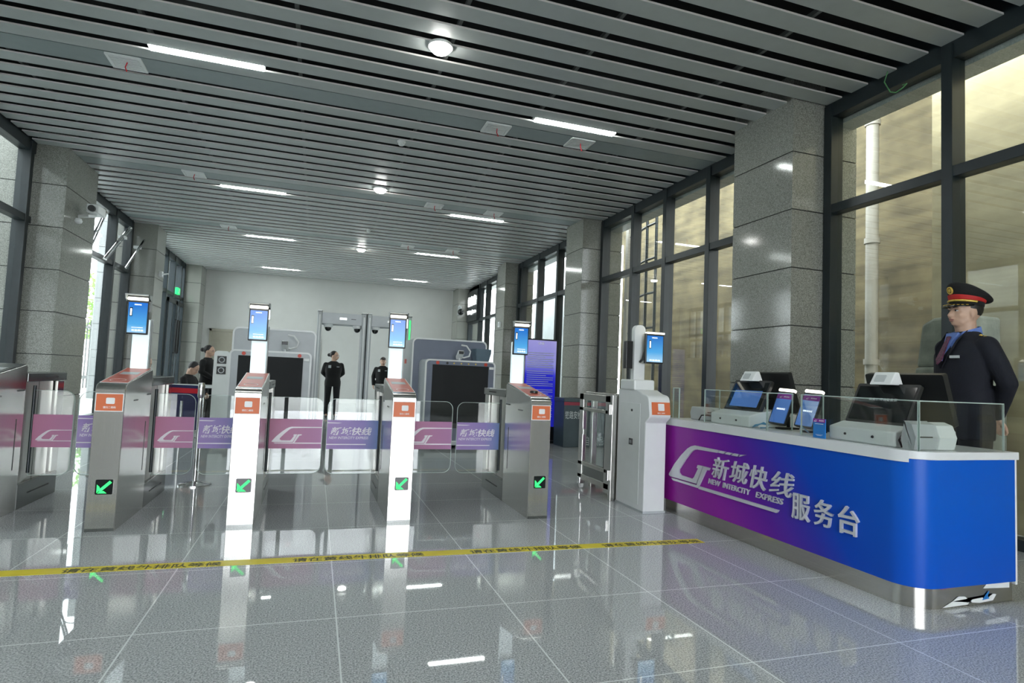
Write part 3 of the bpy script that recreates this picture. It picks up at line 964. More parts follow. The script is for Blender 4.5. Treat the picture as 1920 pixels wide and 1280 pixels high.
def dyf(x): return -.028*(x-.2)
XS = [(-2.335, -2.15), (-1.462, -1.277), (-.562, -.373), (.606, .796), (1.783, 1.968)]
MID = [-1.842, -.945, .112, 1.317]
LAB = ['steel turnstile cut off by the left edge, no screen column showing',
       'leftmost whole turnstile, darker steel front with raised blue screen',
       'second whole turnstile from the left, bright white front under the blue screen',
       'third whole turnstile from the left, bright front with blue screen',
       'rightmost steel turnstile, black reader on its red top']
for i, (a, b) in enumerate(XS):
    r = turnstile(a, b, dyf((a+b)/2), LAB[i], MID[i-1] if i else None, MID[i] if i < 4 else None, i > 0)
    if i == 4:
        xc, yy = (a+b)/2, 4.85+dyf((a+b)/2)
        MB().lathe((xc, yy+.2, 1.064), [(.036, 0), (.036, .018), (.028, .022), (.028, .016), (.002, .016)], 'black', 24).build('round_reader', r, 0, 40)

# ------------------------------------------------------------------ white ticket kiosk at the end of the row
t = thing('ticket_kiosk', 'white ticket check kiosk with side tablet between the glass gate and the counter', 'ticket kiosk', (3.03, 5.08, 0))
fr = ((2.925, 0, 0), (0, 1, 0), (0, 0, 1), (1, 0, 0))
prof = [(4.835, 0), (5.36, 0), (5.36, 1.13), (5.0, 1.13), (4.90, 1.095), (4.83, 1.085), (4.80, 1.07), (4.785, 1.04), (4.765, .90), (4.775, .875), (4.835, .83)]
MB().prism(prof, fr, 0, .225, 'white').build('body', t, .008, 40)
MB().box(2.923, 2.926, 4.93, 5.30, .06, 1.0, 'white2').build('side_door', t, .002)
d = MB().box(2.918, 2.924, 5.05, 5.12, .60, .66, 'black').build('latch', t, .003)
MB().box(2.914, 2.919, 5.07, 5.10, .615, .645, 'chrome').build('latch_button', d)
MB().cyl((2.924, 5.08, .93), (2.917, 5.08, .93), .012, 'black', 14).build('lock', t, 0, 40)
MB().box(2.92, 3.155, 4.83, 5.365, 0, .02, 'lightgrey').build('plinth', t)
# front label on the slightly tilted nose
Vn = Vector((0, .02, .14)).normalized()
Nn = Vector((0, -.14, .02)).normalized()
o = Vector((3.045, 4.773, .965))
MB().prism([(-.095, -.058), (.098, -.058), (.098, .058), (-.095, .058)], (o, (1, 0, 0), Vn, Nn), 0, .003, 'orange').build('front_label', t)
q = MB()
q.prism(rrect(.066, .066, .006, 3, (1, 1, 1, 1), .004, .012), (o+Nn*.003, (1, 0, 0), Vn, Nn), 0, .001, 'labelwhite')
q.text('请扫二维码', 1, (o+Nn*.003+Vn*-.042, (1, 0, 0), Vn, Nn), 'labelwhite', .0006, .01, 0, True, .08, .013)
q.build('pictogram', t)
MB().box(2.905, 3.13, 5.02, 5.30, 1.125, 1.225, 'white').build('shoulder', t, .015)
MB().prism(rrect(.118, .56, .05, 6, (1, 1, 0, 0), 3.0, 1.48), ((0, 5.13, 0), (1, 0, 0), (0, 0, 1), (0, -1, 0)), -.03, .03, 'white').build('post', t, .008)
MB().box(2.87, 2.945, 5.13, 5.19, 1.33, 1.60, 'black').build('speaker', t, .006)
MB().tube([(3.0, 5.09, 1.40), (3.0, 5.04, 1.42), (3.02, 5.04, 1.5), (3.03, 5.05, 1.53)], .012, 'black', 8).build('arm', t, 0, 50)
h = MB().box(3.005, 3.205, 5.0, 5.035, 1.385, 1.675, 'black').build('tablet', t, .006)
MB().box(3.017, 3.193, 4.996, 5.0, 1.40, 1.655, 'scr').build('screen', h)
MB().box(3.015, 3.205, 4.985, 5.03, 1.672, 1.688, 'bar').build('fill_light', h, .003)
q = MB()
q.text('刷脸核验', 1, FY(3.1, 4.9955, 1.635), 'scrwhite', .0006, .01, 0, True, .06, .012)
q.text('欢迎乘坐', 1, FY(3.045, 4.9955, 1.41), 'scrwhite', .0006, .01, 0, False, .12, .016)
q.box(3.04, 3.062, 4.995, 4.996, 1.53, 1.61, 'gloss_black')
q.box(3.044, 3.058, 4.9945, 4.995, 1.536, 1.602, 'scrwhite')
q.build('lettering', h)

# ------------------------------------------------------------------ steel swing gate beside it
t = thing('swing_gate', 'steel framed glass side gate on a castor beside the white kiosk', 'gate', (2.89, 5.7, 0))
b = MB()
X0, X1 = 2.87, 2.92
b.box(X0, X1, 5.42, 5.53, .06, 1.05, 'steel').box(X0, X1, 6.06, 6.16, .12, 1.05, 'steel')
b.box(X0, X1, 5.42, 6.16, .98, 1.05, 'steel_h').box(X0, X1, 5.42, 6.16, .86, .90, 'steel_h').box(X0, X1, 5.42, 6.16, .10, .16, 'steel_h').box(X0, X1, 5.42, 6.16, .26, .30, 'steel_h')
b.build('gate_frame', t, .004)
MB().box(X0+.01, X1-.01, 5.53, 6.06, .16, .26, 'steel_dark').build('kick_panel', t)
MB().box(X0+.01, X1-.01, 5.53, 6.06, .90, .98, 'clear').build('upper_pane', t)
g = MB().box(2.889, 2.899, 5.55, 6.04, .30, .86, 'clear').build('glass_pane', t)
MB().box(2.875, 2.884, 5.53, 5.55, .30, .86, 'black').build('gasket', t)
MB().box(2.84, 2.87, 5.98, 6.0, .60, .66, 'chrome').build('latch', t, .004)
MB().box(2.87, 2.95, 5.375, 5.43, .0, 1.06, 'steel').build('hinge_post', t, .004)
for z in (.2, .86):
    MB().cyl((2.862, 5.425, z), (2.862, 5.425, z+.1), .018, 'chrome', 12).build('hinge', t, 0, 40)
MB().cyl((2.88, 6.11, .035), (2.91, 6.11, .035), .035, 'labelwhite', 18).build('castor', t, 0, 40)
MB().box(2.86, 2.93, 6.075, 6.145, .05, .12, 'chrome').build('castor_fork', t, .004)
t = thing('barrier_rail', 'wide flat steel rail standing on posts just behind the glass side gate', 'barrier', (3.06, 5.8, 0))
MB().box(2.96, 3.14, 5.5, 6.2, 1.03, 1.07, 'steel_h').build('flat_rail', t, .004)
for yy in (5.55, 6.15):
    MB().box(3.02, 3.08, yy-.03, yy+.03, 0, 1.03, 'steel').build('post', t, .003)
MB().box(3.045, 3.055, 5.58, 6.12, .15, .98, 'clear').build('glass_pane', t)

# ------------------------------------------------------------------ service counter
t = thing('service_counter', 'purple to blue service counter with raised silver lettering', 'counter', (3.5, 3.6, 0))
def outline(off, rad=.17, x0=3.2, y0=2.44, x1=4.0, y1=4.92, n=10):
    """front run, rounded corner, end run, and the inner edge"""
    x0, y0 = x0+off, y0+off
    p = [(x0, y1)]
    c = (x0+rad, y0+rad)
    for i in range(n+1):
        a = math.radians(180 + 90*i/n)
        p.append((c[0]+rad*math.cos(a), c[1]+rad*math.sin(a)))
    p += [(x1, y0), (x1, y0+.5), (x0+.62, y0+.55), (x0+.62, y1)]
    return p
MB().prism(outline(.02), FZ(0, 0, 0), 0, .125, 'steel_h').build('plinth', t, 0, 40)
MB().prism(outline(0), FZ(0, 0, 0), .12, .832, 'counter').build('printed_front', t, 0, 40)
MB().box(4.0, 4.018, 2.44, 2.95, .1, .835, 'white').build('end_panel', t, .003)
MB().prism(outline(-.012, .18, 3.2, 2.44, 4.02), FZ(0, 0, 0), .832, .877, 'slab').build('countertop', t, .003, 40)
ed = MB()
o1, o2 = outline(-.0135, .18, 3.2, 2.44, 4.02)[:6], outline(-.0105, .18, 3.2, 2.44, 4.02)[:6]
ed.prism(o1+o2[::-1], FZ(0, 0, 0), .812, .8765, 'slab')
ed.build('front_lip', t, 0, 40)
s_ = MB()
for pts in ([(3.42, .0), (3.62, .004), (3.66, .03), (3.74, .035), (3.77, .02), (3.83, .05), (3.86, .045), (3.83, .012), (3.72, .006), (3.66, .012), (3.6, .05), (3.55, .055), (3.5, .03)],):
    s_.prism(pts, ((0, 2.458, .006), (1, 0, 0), (0, 0, 1), (0, -1, 0)), 0, .002, 'white2')
s_.prism([(3.74, .02), (3.77, .05), (3.80, .07), (3.785, .04), (3.80, .025)], ((0, 2.458, .006), (1, 0, 0), (0, 0, 1), (0, -1, 0)), .002, .003, 'card')
s_.prism([(3.75, .085), (3.97, .075), (3.97, .11), (3.86, .113), (3.78, .11)], ((0, 2.458, .006), (1, 0, 0), (0, 0, 1), (0, -1, 0)), 0, .002, 'white2')
s_.prism([(3.40, .104), (3.52, .106), (3.50, .113), (3.42, .113)], ((0, 2.458, .006), (1, 0, 0), (0, 0, 1), (0, -1, 0)), 0, .002, 'cardtop')
s_.build('torn_film', t)
sil = MB()
fr = ((3.2, 0, 0), (0, -1, 0), (0, 0, 1), (-1, 0, 0))
def raised(body, y, z, wd, hg, bold, shear, th=.014):
    sil.text(body, 1, ((3.2, y, z), (0, -1, 0), (0, 0, 1), (-1, 0, 0)), 'silver', th, bold*.3, shear, False, wd, hg)
for ch, u0, u1, z0, z1 in (('新', -4.208, -3.995, .436, .612), ('城', -3.985, -3.765, .446, .612), ('快', -3.755, -3.575, .438, .612), ('线', -3.545, -3.315, .438, .606)):
    raised(ch, -u0, z0, u1-u0, z1-z0, .022, .22)
for ch, u0, u1 in (('NEW', -4.255, -4.10), ('INTERCITY', -4.072, -3.75), ('EXPRESS', -3.69, -3.415)):
    raised(ch, -u0, .376, u1-u0, .043, .02, .18, .010)
for ch, u0, u1, z0, z1 in (('服', -3.328, -3.175, .311, .484), ('务', -3.135, -2.985, .313, .484), ('台', -2.945, -2.795, .312, .486)):
    raised(ch, -u0, z0, u1-u0, z1-z0, .03, 0, .016)
sil.build('raised_lettering', t)
lg = MB()
logo(lg, fr, 'silver', .014)
lg.build('raised_logo', t)

# clear screens along the counter edge
def screen(name, lab, pts, group='glass screens on the counter'):
    t = thing('glass_screen', lab, 'glass screen', (pts[0][0], pts[0][1], .877), group)
    for i, (a, b) in enumerate(zip(pts[:-1], pts[1:])):
        a, b = Vector((*a, 0)), Vector((*b, 0))
        d = (b-a).normalized()
        n = Vector((-d.y, d.x, 0))
        L = (b-a).length
        g = MB().prism([(.0, .878), (L, .878), (L, 1.158), (.0, 1.158)], (a, d, (0, 0, 1), n), -.005, .005, 'clear').build('pane', t)
        e = MB()
        e.prism([(0, 1.158), (L, 1.158), (L, 1.164), (0, 1.164)], (a, d, (0, 0, 1), n), -.005, .005, 'counter_edge')
        e.prism([(0, .878), (.004, .878), (.004, 1.158), (0, 1.158)], (a, d, (0, 0, 1), n), -.0055, .0055, 'counter_edge')
        e.prism([(L-.004, .878), (L, .878), (L, 1.158), (L-.004, 1.158)], (a, d, (0, 0, 1), n), -.0055, .0055, 'counter_edge')
        e.build('polished_edge', t)
    return t
screen('glass_screen', 'glass screen on the purple half of the counter before the first terminal', [(3.42, 4.42), (3.262, 4.42), (3.262, 3.66), (3.50, 3.66)])
screen('glass_screen', 'long glass screen round the blue corner of the counter', [(3.46, 3.33), (3.262, 3.33), (3.262, 2.475), (3.96, 2.475)])
screen('glass_screen', 'glass screen at the far end of the counter by the kiosk', [(3.33, 4.90), (3.262, 4.90), (3.262, 4.80)])

# ticket terminals
def terminal(y, first, lab):
    t = thing('ticket_terminal', lab, 'ticket terminal', (3.45, y, .877), 'ticket terminals on the counter')
    MB().prism([(3.29, .879), (3.80, .879), (3.80, .98), (3.60, 1.02), (3.40, 1.0), (3.29, .968)], ((0, y-.24, 0), (1, 0, 0), (0, 0, 1), (0, 1, 0)), 0, .48, 'white2').build('base', t, .01)
    for dy in (-.09, .11):
        MB().cyl((3.292, y+dy, .925), (3.285, y+dy, .925), .008, 'black', 12).build('key_lock', t, 0, 40)
    MB().prism([(3.52, .98), (3.60, .99), (3.555, 1.17), (3.53, 1.17)], ((0, y-.08, 0), (1, 0, 0), (0, 0, 1), (0, 1, 0)), 0, .16, 'white2').build('stand', t, .006)
    # customer screen, tilted back
    n = Vector((-.90, 0, .43)).normalized()
    U = Vector((0, -1, 0))
    V = n.cross(U) if n.cross(U).z > 0 else U.cross(n)
    o = Vector((3.475, y, 1.125))
    s = MB().prism(rrect(.44, .285, .012, 3), (o, U, V, n), -.02, .006, 'black').build('customer_screen', t)
    MB().prism(rrect(.405, .245, .004, 2), (o, U, V, n), .006, .0075, 'gloss_black').build('display', s)
    if first:
        MB().text('欢迎使用自助售票', 1, (o+n*.0078+V*.03, U, V, n), 'lightgrey', .0005, .01, 0, True, .2, .02).build('lettering', s)
    else:
        MB().prism(rrect(.33, .15, .004, 2, (1, 1, 1, 1), 0, -.03), (o, U, V, n), .0075, .0085, 'scr_dim').build('picture', s)
    c = MB().prism([(3.45, 1.25), (3.565, 1.25), (3.53, 1.332), (3.50, 1.332)], ((0, y-.075, 0), (1, 0, 0), (0, 0, 1), (0, 1, 0)), 0, .15, 'white').build('code_scanner', t, .006)
    nn = Vector((-.082, 0, .05)).normalized()
    MB().prism(rrect(.075, .05, .006, 3), (Vector((3.474, y+.012, 1.291)), (0, -1, 0), Vector((.05, 0, .082)).normalized(), nn), .0, .003, 'lightgrey').build('scanner_window', c)
    # staff monitor facing the other way
    n2 = Vector((.93, 0, .30)).normalized()
    U2 = Vector((0, 1, 0))
    V2 = Vector((-.30, 0, .93)).normalized()
    o2 = Vector((3.72, y, 1.17))
    s = MB().prism(rrect(.54, .34, .012, 3), (o2, U2, V2, n2), -.03, .01, 'black').build('staff_monitor', t)
    MB().prism(rrect(.50, .30, .004, 2), (o2, U2, V2, n2), .010, .0115, 'gloss_black').build('display', s)
    MB().prism([(3.62, .97), (3.74, .97), (3.70, 1.10), (3.66, 1.10)], ((0, y-.05, 0), (1, 0, 0), (0, 0, 1), (0, 1, 0)), 0, .1, 'black').build('monitor_foot', t, .004)
    return t
terminal(2.88, True, 'ticket terminal nearest the officer, black screen with faint lettering')
terminal(4.13, False, 'ticket terminal by the far end of the counter, bluish screen')

# face tablets
def tablet(y, lab):
    t = thing('face_tablet', lab, 'tablet', (3.56, y, .877), 'lit tablets between the terminals')
    n = Vector((-.93, -.12, .36)).normalized()
    U = Vector((0, -1, 0))
    U = (U - n*U.dot(n)).normalized()
    V = n.cross(U)
    if V.z < 0: V = -V
    o = Vector((3.53, y, 1.045))
    b = MB().prism(rrect(.158, .275, .01, 3), (o, U, V, n), -.02, .004, 'black').build('casing', t)
    MB().prism(rrect(.142, .25, .004, 2, (1, 1, 1, 1), 0, -.002), (o, U, V, n), .004, .0055, 'scr_dim').build('screen', b)
    MB().prism(rrect(.142, .042, .003, 2, (1, 1, 1, 1), 0, .095), (o, U, V, n), .0055, .0062, 'cardtop').build('banner', b)
    q = MB()
    q.text('请刷身份证', 1, (o+n*.0056+V*-.01, U, V, n), 'scrwhite', .0005, .015, 0, True, .08, .016)
    logo(q, (o+n*.0063+V*.083-U*.045, U, V, n), 'labelwhite', .0004, .035, -4.83, .34, ('G', 'J'))
    q.text('新城快线', 1, (o+n*.0063+V*.093+U*.02, U, V, n), 'labelwhite', .0004, .015, .2, True, .05, .010)
    q.build('lettering', b)
    MB().prism(rrect(.15, .024, .008, 3, (1, 1, 1, 1), 0, .149), (o, U, V, n), -.018, .006, 'bar').build('fill_light', t)
    MB().tube([o-n*.02-V*.05, (3.60, y, .97), (3.60, y, .885)], .014, 'black', 10).build('stem', t, 0, 50)
    MB().box(3.50, 3.68, y-.035, y+.035, .878, .892, 'black').build('foot', t, .004)
tablet(3.805, 'lit blue tablet on a stand, nearer the kiosk end')
tablet(3.535, 'lit blue tablet on a stand beside the small blue card')

# small things on the counter
t = thing('card_stand', 'small upright blue card with purple top on the counter edge', 'card', (3.24, 3.15, .877))
MB().box(3.233, 3.240, 3.095, 3.195, .878, 1.005, 'card').build('card', t)
c = MB().box(3.2315, 3.2335, 3.095, 3.195, .982, 1.006, 'cardtop').build('card_header', t)
q = MB()
logo(q, ((3.2315, 3.187, .986), (0, -1, 0), (0, 0, 1), (-1, 0, 0)), 'labelwhite', .0004, .04, -4.83, .34, ('G', 'J'))
q.text('新城快线', 1, FX(3.2315, 3.145, .989), 'labelwhite', .0004, .015, .2, False, .04, .01)
q.build('lettering', c)
q = MB()
q.box(3.2325, 3.233, 3.11, 3.18, .97, .973, 'labelwhite').box(3.2325, 3.233, 3.115, 3.175, .899, .901, 'labelwhite').box(3.2325, 3.233, 3.125, 3.165, .893, .895, 'labelwhite')
q.build('printed_lines', t)
MB().box(3.240, 3.255, 3.11, 3.18, .878, .884, 'card').build('foot', t)
def printer(x0, x1, y0, y1, h, lab):
    t = thing('printer', lab, 'printer', ((x0+x1)/2, (y0+y1)/2, .877), 'printers on the counter')
    MB().prism([(y0, .879), (y1, .879), (y1+.012, .94), (y1-.01, .877+h), (y0+.06, .877+h), (y0+.012, .86+h), (y0-.014, .95)], ((x0, 0, 0), (0, 1, 0), (0, 0, 1), (1, 0, 0)), 0, (x1-x0)*.56, 'lightgrey').build('body', t, .008)
    MB().prism([(y0-.01, .879), (y1, .879), (y1+.012, .94), (y1-.01, .872+h), (y0+.05, .872+h), (y0, .855+h), (y0-.026, .95)], ((x0+(x1-x0)*.56, 0, 0), (0, 1, 0), (0, 0, 1), (1, 0, 0)), 0, (x1-x0)*.44, 'white2').build('side_cover', t, .008)
    MB().box(x0+.03, x0+(x1-x0)*.40, y0-.020, y0+.03, .95, .957, 'black').build('paper_slot', t)
printer(3.28, 3.60, 2.52, 2.585, .165, 'grey and white printer at the rounded counter corner, by the officer')
printer(3.36, 3.58, 4.56, 4.76, .12, 'pale printer at the far end of the counter near the kiosk')
t = MB()
for k in range(3):
    pts = [(3.31+.02*k, 3.87, .884+.004*k), (3.30+.015*k, 3.83, .905), (3.31, 3.77-.01*k, .918+.006*k), (3.33, 3.725, .915), (3.35, 3.76, .89), (3.34+.01*k, 3.82, .884)]
    t.tube(pts, .0045, 'cable_blue', 6)
tag(t.build('coiled_cable', None, 0, 60), 'coiled blue cable on the counter behind the purple front', 'cable')
t = MB()
t.tube([(3.47, 3.47, .884), (3.38, 3.44, .925), (3.32, 3.39, .93), (3.29, 3.36, .884)], .005, 'cable_blue', 6)
tag(t.build('blue_cable', None, 0, 60), 'blue cable arching over the counter next to the blue card', 'cable')
t = MB()
t.tube([(3.34, 2.60, .965), (3.295, 2.60, .955), (3.283, 2.61, .925), (3.295, 2.60, .884)], .006, 'cable_black', 6)
tag(t.build('black_cable', None, 0, 60), 'short black cable looping down beside the corner printer', 'cable')
t = MB()
t.tube([(3.30, 4.55, .884), (3.29, 4.50, .93), (3.32, 4.46, .935), (3.36, 4.44, .93)], .006, 'cable_black', 6)
tag(t.build('black_cable', None, 0, 60), 'black cable loop by the pale printer at the far end', 'cable')

# ------------------------------------------------------------------ baggage scanners
def scanner(x0, x1, yf, lab, right):
    t = thing('baggage_scanner', lab, 'x-ray scanner', ((x0+x1)/2, yf+1.3, 0), 'baggage scanners')
    xc, wd = (x0+x1)/2, x1-x0
    h = 1.435
    fcol = 'xray_blue' if right else 'xray_grey'
    top2 = 1.80
    # rear tall housing
    c2 = xc+(-.06 if right else .0)
    w2 = wd+(.14 if right else .10)
    o = rrect(w2, top2-.1, .09, 5, (1, 1, 0, 0), c2, (top2+.1)/2)
    i = rrect(w2-.05, top2-.15, .07, 5, (1, 1, 0, 0), c2, (top2+.1)/2)
    MB().prism(o, ((0, yf+.62, 0), (1, 0, 0), (0, 0, 1), (0, -1, 0)), -1.55, 0, 'xray_grey').build('rear_housing', t, 0, 40)
    MB().prism(i, ((0, yf+.62, 0), (1, 0, 0), (0, 0, 1), (0, -1, 0)), 0, .006, fcol).build('rear_panel', t, 0, 40)
    MB().ring(o, i, ((0, yf+.62, 0), (1, 0, 0), (0, 0, 1), (0, -1, 0)), 0, .02, 'white').build('rear_rim', t, 0, 40)
    # front tunnel hood
    o = rrect(wd, h-.12, .07, 5, (1, 1, 0, 0), xc, (h+.12)/2)
    i = rrect(wd-.05, h-.16, .05, 5, (1, 1, 0, 0), xc, (h+.12)/2-.005)
    F = ((0, yf, 0), (1, 0, 0), (0, 0, 1), (0, -1, 0))
    MB().prism(o, F, -.615, -.03, 'xray_grey').build('tunnel_hood', t, 0, 40)
    MB().prism(i, F, -.03, -.01, 'xray_grey' if not right else 'xray_blue').build('front_panel', t, 0, 40)
    MB().ring(o, i, F, -.03, .0, 'white').build('front_rim', t, 0, 40)
    cw = wd-.24
    cur = MB()
    n = 11
    for k in range(n):
        a = xc-cw/2 + cw*k/n
        cur.box(a, a+cw/n, yf-.004+.0015*(k % 2), yf+.012+.0015*(k % 2), .42, h-.085, 'curtain')
    cur.build('rubber_curtain', t)
    MB().box(xc-cw/2-.05, xc+cw/2+.05, yf-.008, yf+.01, h-.085, h-.028, 'xray_grey' if not right else 'xray_blue').build('button_strip', t)
    for dx in (-cw*.42, cw*.44):
        MB().cyl((xc+dx, yf-.008, h-.055), (xc+dx, yf-.03, h-.055), .027, 'button_red', 16).build('stop_button', t, 0, 40)
    MB().cyl((xc-cw*.25, yf-.008, h-.055), (xc-cw*.25, yf-.02, h-.055), .02, 'black', 14).build('key_switch', t, 0, 40)
    if right:
        for k in range(4):
            x = xc-cw*.13+k*cw*.13
            MB().cyl((x, yf-.008, h-.055), (x, yf-.014, h-.055), .012, 'gold', 12).build('indicator', t, 0, 40)
    MB().box(x1-.11, x1-.035, yf-.011, yf-.008, h-.13, h-.09, 'labelwhite').build('rating_label', t)
    # conveyor bed and base
    MB().box(xc-cw/2-.03, xc+cw/2+.03, yf-.012, yf+.6, .34, .42, 'black').build('conveyor', t, .01)
    MB().box(xc-cw/2-.06, xc+cw/2+.06, yf+.02, yf+2.1, .06, .34, 'xray_grey').build('base', t, .01)
    for yy in (yf+.15, yf+1.9):
        for dx in (-cw*.4, cw*.4):
            MB().cyl((xc+dx, yy, 0), (xc+dx, yy, .07), .04, 'black', 14).build('foot', t, 0, 40)
    if right:
        d = MB().box(c2-w2/2-.012, c2-w2/2, yf+1.2, yf+1.36, 1.36, 1.44, 'button_red').build('side_stop', t, .005)
    return t
scanner(1.66, 2.83, 9.4, 'x-ray baggage scanner with grey blue face, right of the metal detectors', True)
s1 = scanner(-1.19, -.06, 9.4, 'x-ray baggage scanner with pale face, left of the metal detectors', False)
MB().prism(rrect(.20, 1.32, .05, 4, (1, 1, 0, 0), -1.29, .74), ((0, 9.42, 0), (1, 0, 0), (0, 0, 1), (0, -1, 0)), -.5, 0, 'white2').build('side_cabinet', s1, 0, 40)
for z in (1.27, 1.12):
    f = MB().box(-1.345, -1.225, 9.405, 9.42, z-.055, z+.055, 'black').build('fan', s1, .004)
    MB().ring([(-1.285+.042*math.cos(a*PI/10), z+.042*math.sin(a*PI/10)) for a in range(20)], [(-1.285+.03*math.cos(a*PI/10), z+.03*math.sin(a*PI/10)) for a in range(20)], ((0, 9.405, 0), (1, 0, 0), (0, 0, 1), (0, -1, 0)), 0, .004, 'lightgrey').build('fan_ring', f)
MB().ell((-.84, 9.72, 1.49), (.055, .05, .055), 'card').build('beacon', s1, 0, 60)
# scanner cameras with white cable loops
for x, zz, lab in ((2.28, 1.437, 'white camera with a cable loop standing on the right scanner'), (-.46, 1.437, 'white camera with a cable loop standing on the left scanner')):
    t = thing('scanner_camera', lab, 'camera', (x, 9.7, zz), 'cameras standing on the scanners')
    MB().cyl((x, 9.7, zz-.002), (x, 9.7, zz+.13), .018, 'white', 12).build('pole', t, 0, 40)
    b = MB().prism([(-.05, -.035), (.05, -.035), (.05, .035), (-.05, .035)], ((x, 9.58, zz+.14), (1, 0, 0), Vector((0, .5, .9)).normalized(), Vector((0, -.9, .5)).normalized()), -.2, .0, 'white').build('body', t, .012)
    MB().box(x-.042, x+.042, 9.565, 9.60, zz+.105, zz+.155, 'black').build('lens', t, .006)
    MB().tube([(x+.03, 9.72, zz+.26), (x+.12, 9.72, zz+.25), (x+.19, 9.71, zz+.16), (x+.17, 9.71, zz+.08), (x+.08, 9.7, zz+.05), (x, 9.7, zz+.06)], .014, 'white', 8).build('cable_loop', t, 0, 60)
# nested trays on the right scanner
p0 = None
for k in range(6):
    z = 1.438 + .014*k
    b = MB()
    x0, x1, y0, y1 = 2.54, 2.82, 9.62, 9.98
    o0, o1 = rrect(x1-x0-.06, y1-y0-.06, .03, 3), rrect(x1-x0, y1-y0, .03, 3)
    n = len(o0)
    cx, cy_ = (x0+x1)/2, (y0+y1)/2
    hh = .14
    vs = [(cx+p[0], cy_+p[1], z) for p in o0] + [(cx+p[0], cy_+p[1], z+hh) for p in o1] + [(cx+p[0]*.97, cy_+p[1]*.97, z+hh) for p in o1] + [(cx+p[0]*.95, cy_+p[1]*.95, z+.008) for p in o0]
    fs = [list(range(n))[::-1]]
    for r in range(3):
        fs += [(r*n+i, r*n+(i+1) % n, (r+1)*n+(i+1) % n, (r+1)*n+i) for i in range(n)]
    fs.append(list(range(3*n, 4*n)))
    b.add(vs, fs, 'tray')
    ordn = ('bottom', 'second from the bottom', 'third from the bottom', 'fourth from the bottom', 'fifth from the bottom', 'topmost')[k]
    tag(b.build('plastic_tray', None, 0, 40), 'grey blue plastic tray, %s of the nested trays on the right scanner' % ordn, 'tray', 'nested trays on the right scanner')

# ------------------------------------------------------------------ walk-through metal detectors
def detector(x0, x1, y, lab, cams):
    t = thing('metal_detector', lab, 'metal detector', ((x0+x1)/2, y, 0), 'walk-through metal detectors')
    for x in (x0, x1-.085):
        p = MB().box(x, x+.085, y-.22, y+.22, 0, 2.32, 'lightgrey').build('side_post', t, .02)
        MB().box(x-.004, x+.089, y-.225, y+.225, 2.32, 2.335, 'steel_dark').build('post_cap', p, .004)
        MB().box(x+.03, x+.055, y-.224, y-.22, .05, 2.25, 'white2').build('light_strip', p)
    b = MB().box(x0+.085, x1-.085, y-.20, y+.20, 2.08, 2.30, 'xray_grey').build('header_box', t, .008)
    xm = (x0+x1)/2
    MB().box(xm-.05, xm+.09, y-.206, y-.2, 2.17, 2.22, 'steel_dark').build('display', b)
    MB().box(xm+.17, xm+.26, y-.204, y-.2, 2.19, 2.2, 'black').build('slot', b)
    for cx in cams:
        c = MB().lathe((cx, y-.1, 2.02), [(.02, .062), (.085, .06), (.085, .02), (.075, 0)], 'white', 20).build('camera_base', b, 0, 40)
        MB().ell((cx, y-.1, 2.005), (.062, .062, .062), 'gloss_black', 18, 10).build('camera_dome', c, 0, 60)
    return t
detector(-.018, .905, 12.2, 'left walk-through metal detector arch behind the left guard', (.19, .74))
detector(.925, 1.80, 12.2, 'right walk-through metal detector arch, green lit post', (1.09,))
MB().box(1.745, 1.775, 11.968, 11.975, 1.7, 2.25, 'green_led').build('green_light', bpy.data.objects['metal_detector.001'])

# ------------------------------------------------------------------ notice screen, bin
t = thing('notice_screen', 'tall freestanding blue notice display between scanner and granite pillar', 'display', (3.99, 10.35, 0))
MB().box(3.66, 4.325, 10.35, 10.41, .05, 1.935, 'black').build('frame', t, .008)
MB().box(3.685, 4.30, 10.345, 10.35, .30, 1.905, 'poster').build('screen', t)
q = MB()
q.text('公告', 1, FY(3.99, 10.3445, 1.85), 'labelwhite', .0006, .012, 0, True, .13, .055)
rnd = random.Random(3)
z = 1.70
k = 0
while z > .5:
    z -= .038
    k += 1
    if k % 9 == 0: continue
    L = rnd.uniform(.3, .53) if k % 3 == 0 else .53
    q.box(3.72, 3.72+L, 10.3438, 10.345, z, z+.012, 'xray_grey')
q.build('lettering', t)
MB().box(3.64, 4.345, 10.25, 10.5, 0, .05, 'black').build('foot', t, .008)
t = thing('deposit_bin', 'slate discard bin with crimson band and pale lettering behind the glass gate', 'bin', (4.6, 9.9, 0))
MB().box(4.22, 5.1, 9.7, 10.15, 0, .80, 'bin').build('body', t, .008)
MB().box(4.21, 5.11, 9.69, 10.16, .80, .865, 'bin').build('lid', t, .01)
MB().box(4.219, 5.101, 9.698, 9.702, .74, .80, 'binred').build('band', t)
MB().text('铁路安检', 1, FY(4.245, 9.699, .50), 'binletter', .001, .012, 0, False, .32, .14).build('lettering', t)
MB().text('自弃物品箱', 1, FY(4.66, 9.699, .03), 'binletter', .001, .012, 0, False, .44, .17).build('lettering', t)
MB().box(4.45, 4.85, 9.80, 10.02, .865, .872, 'black').build('slot', t)

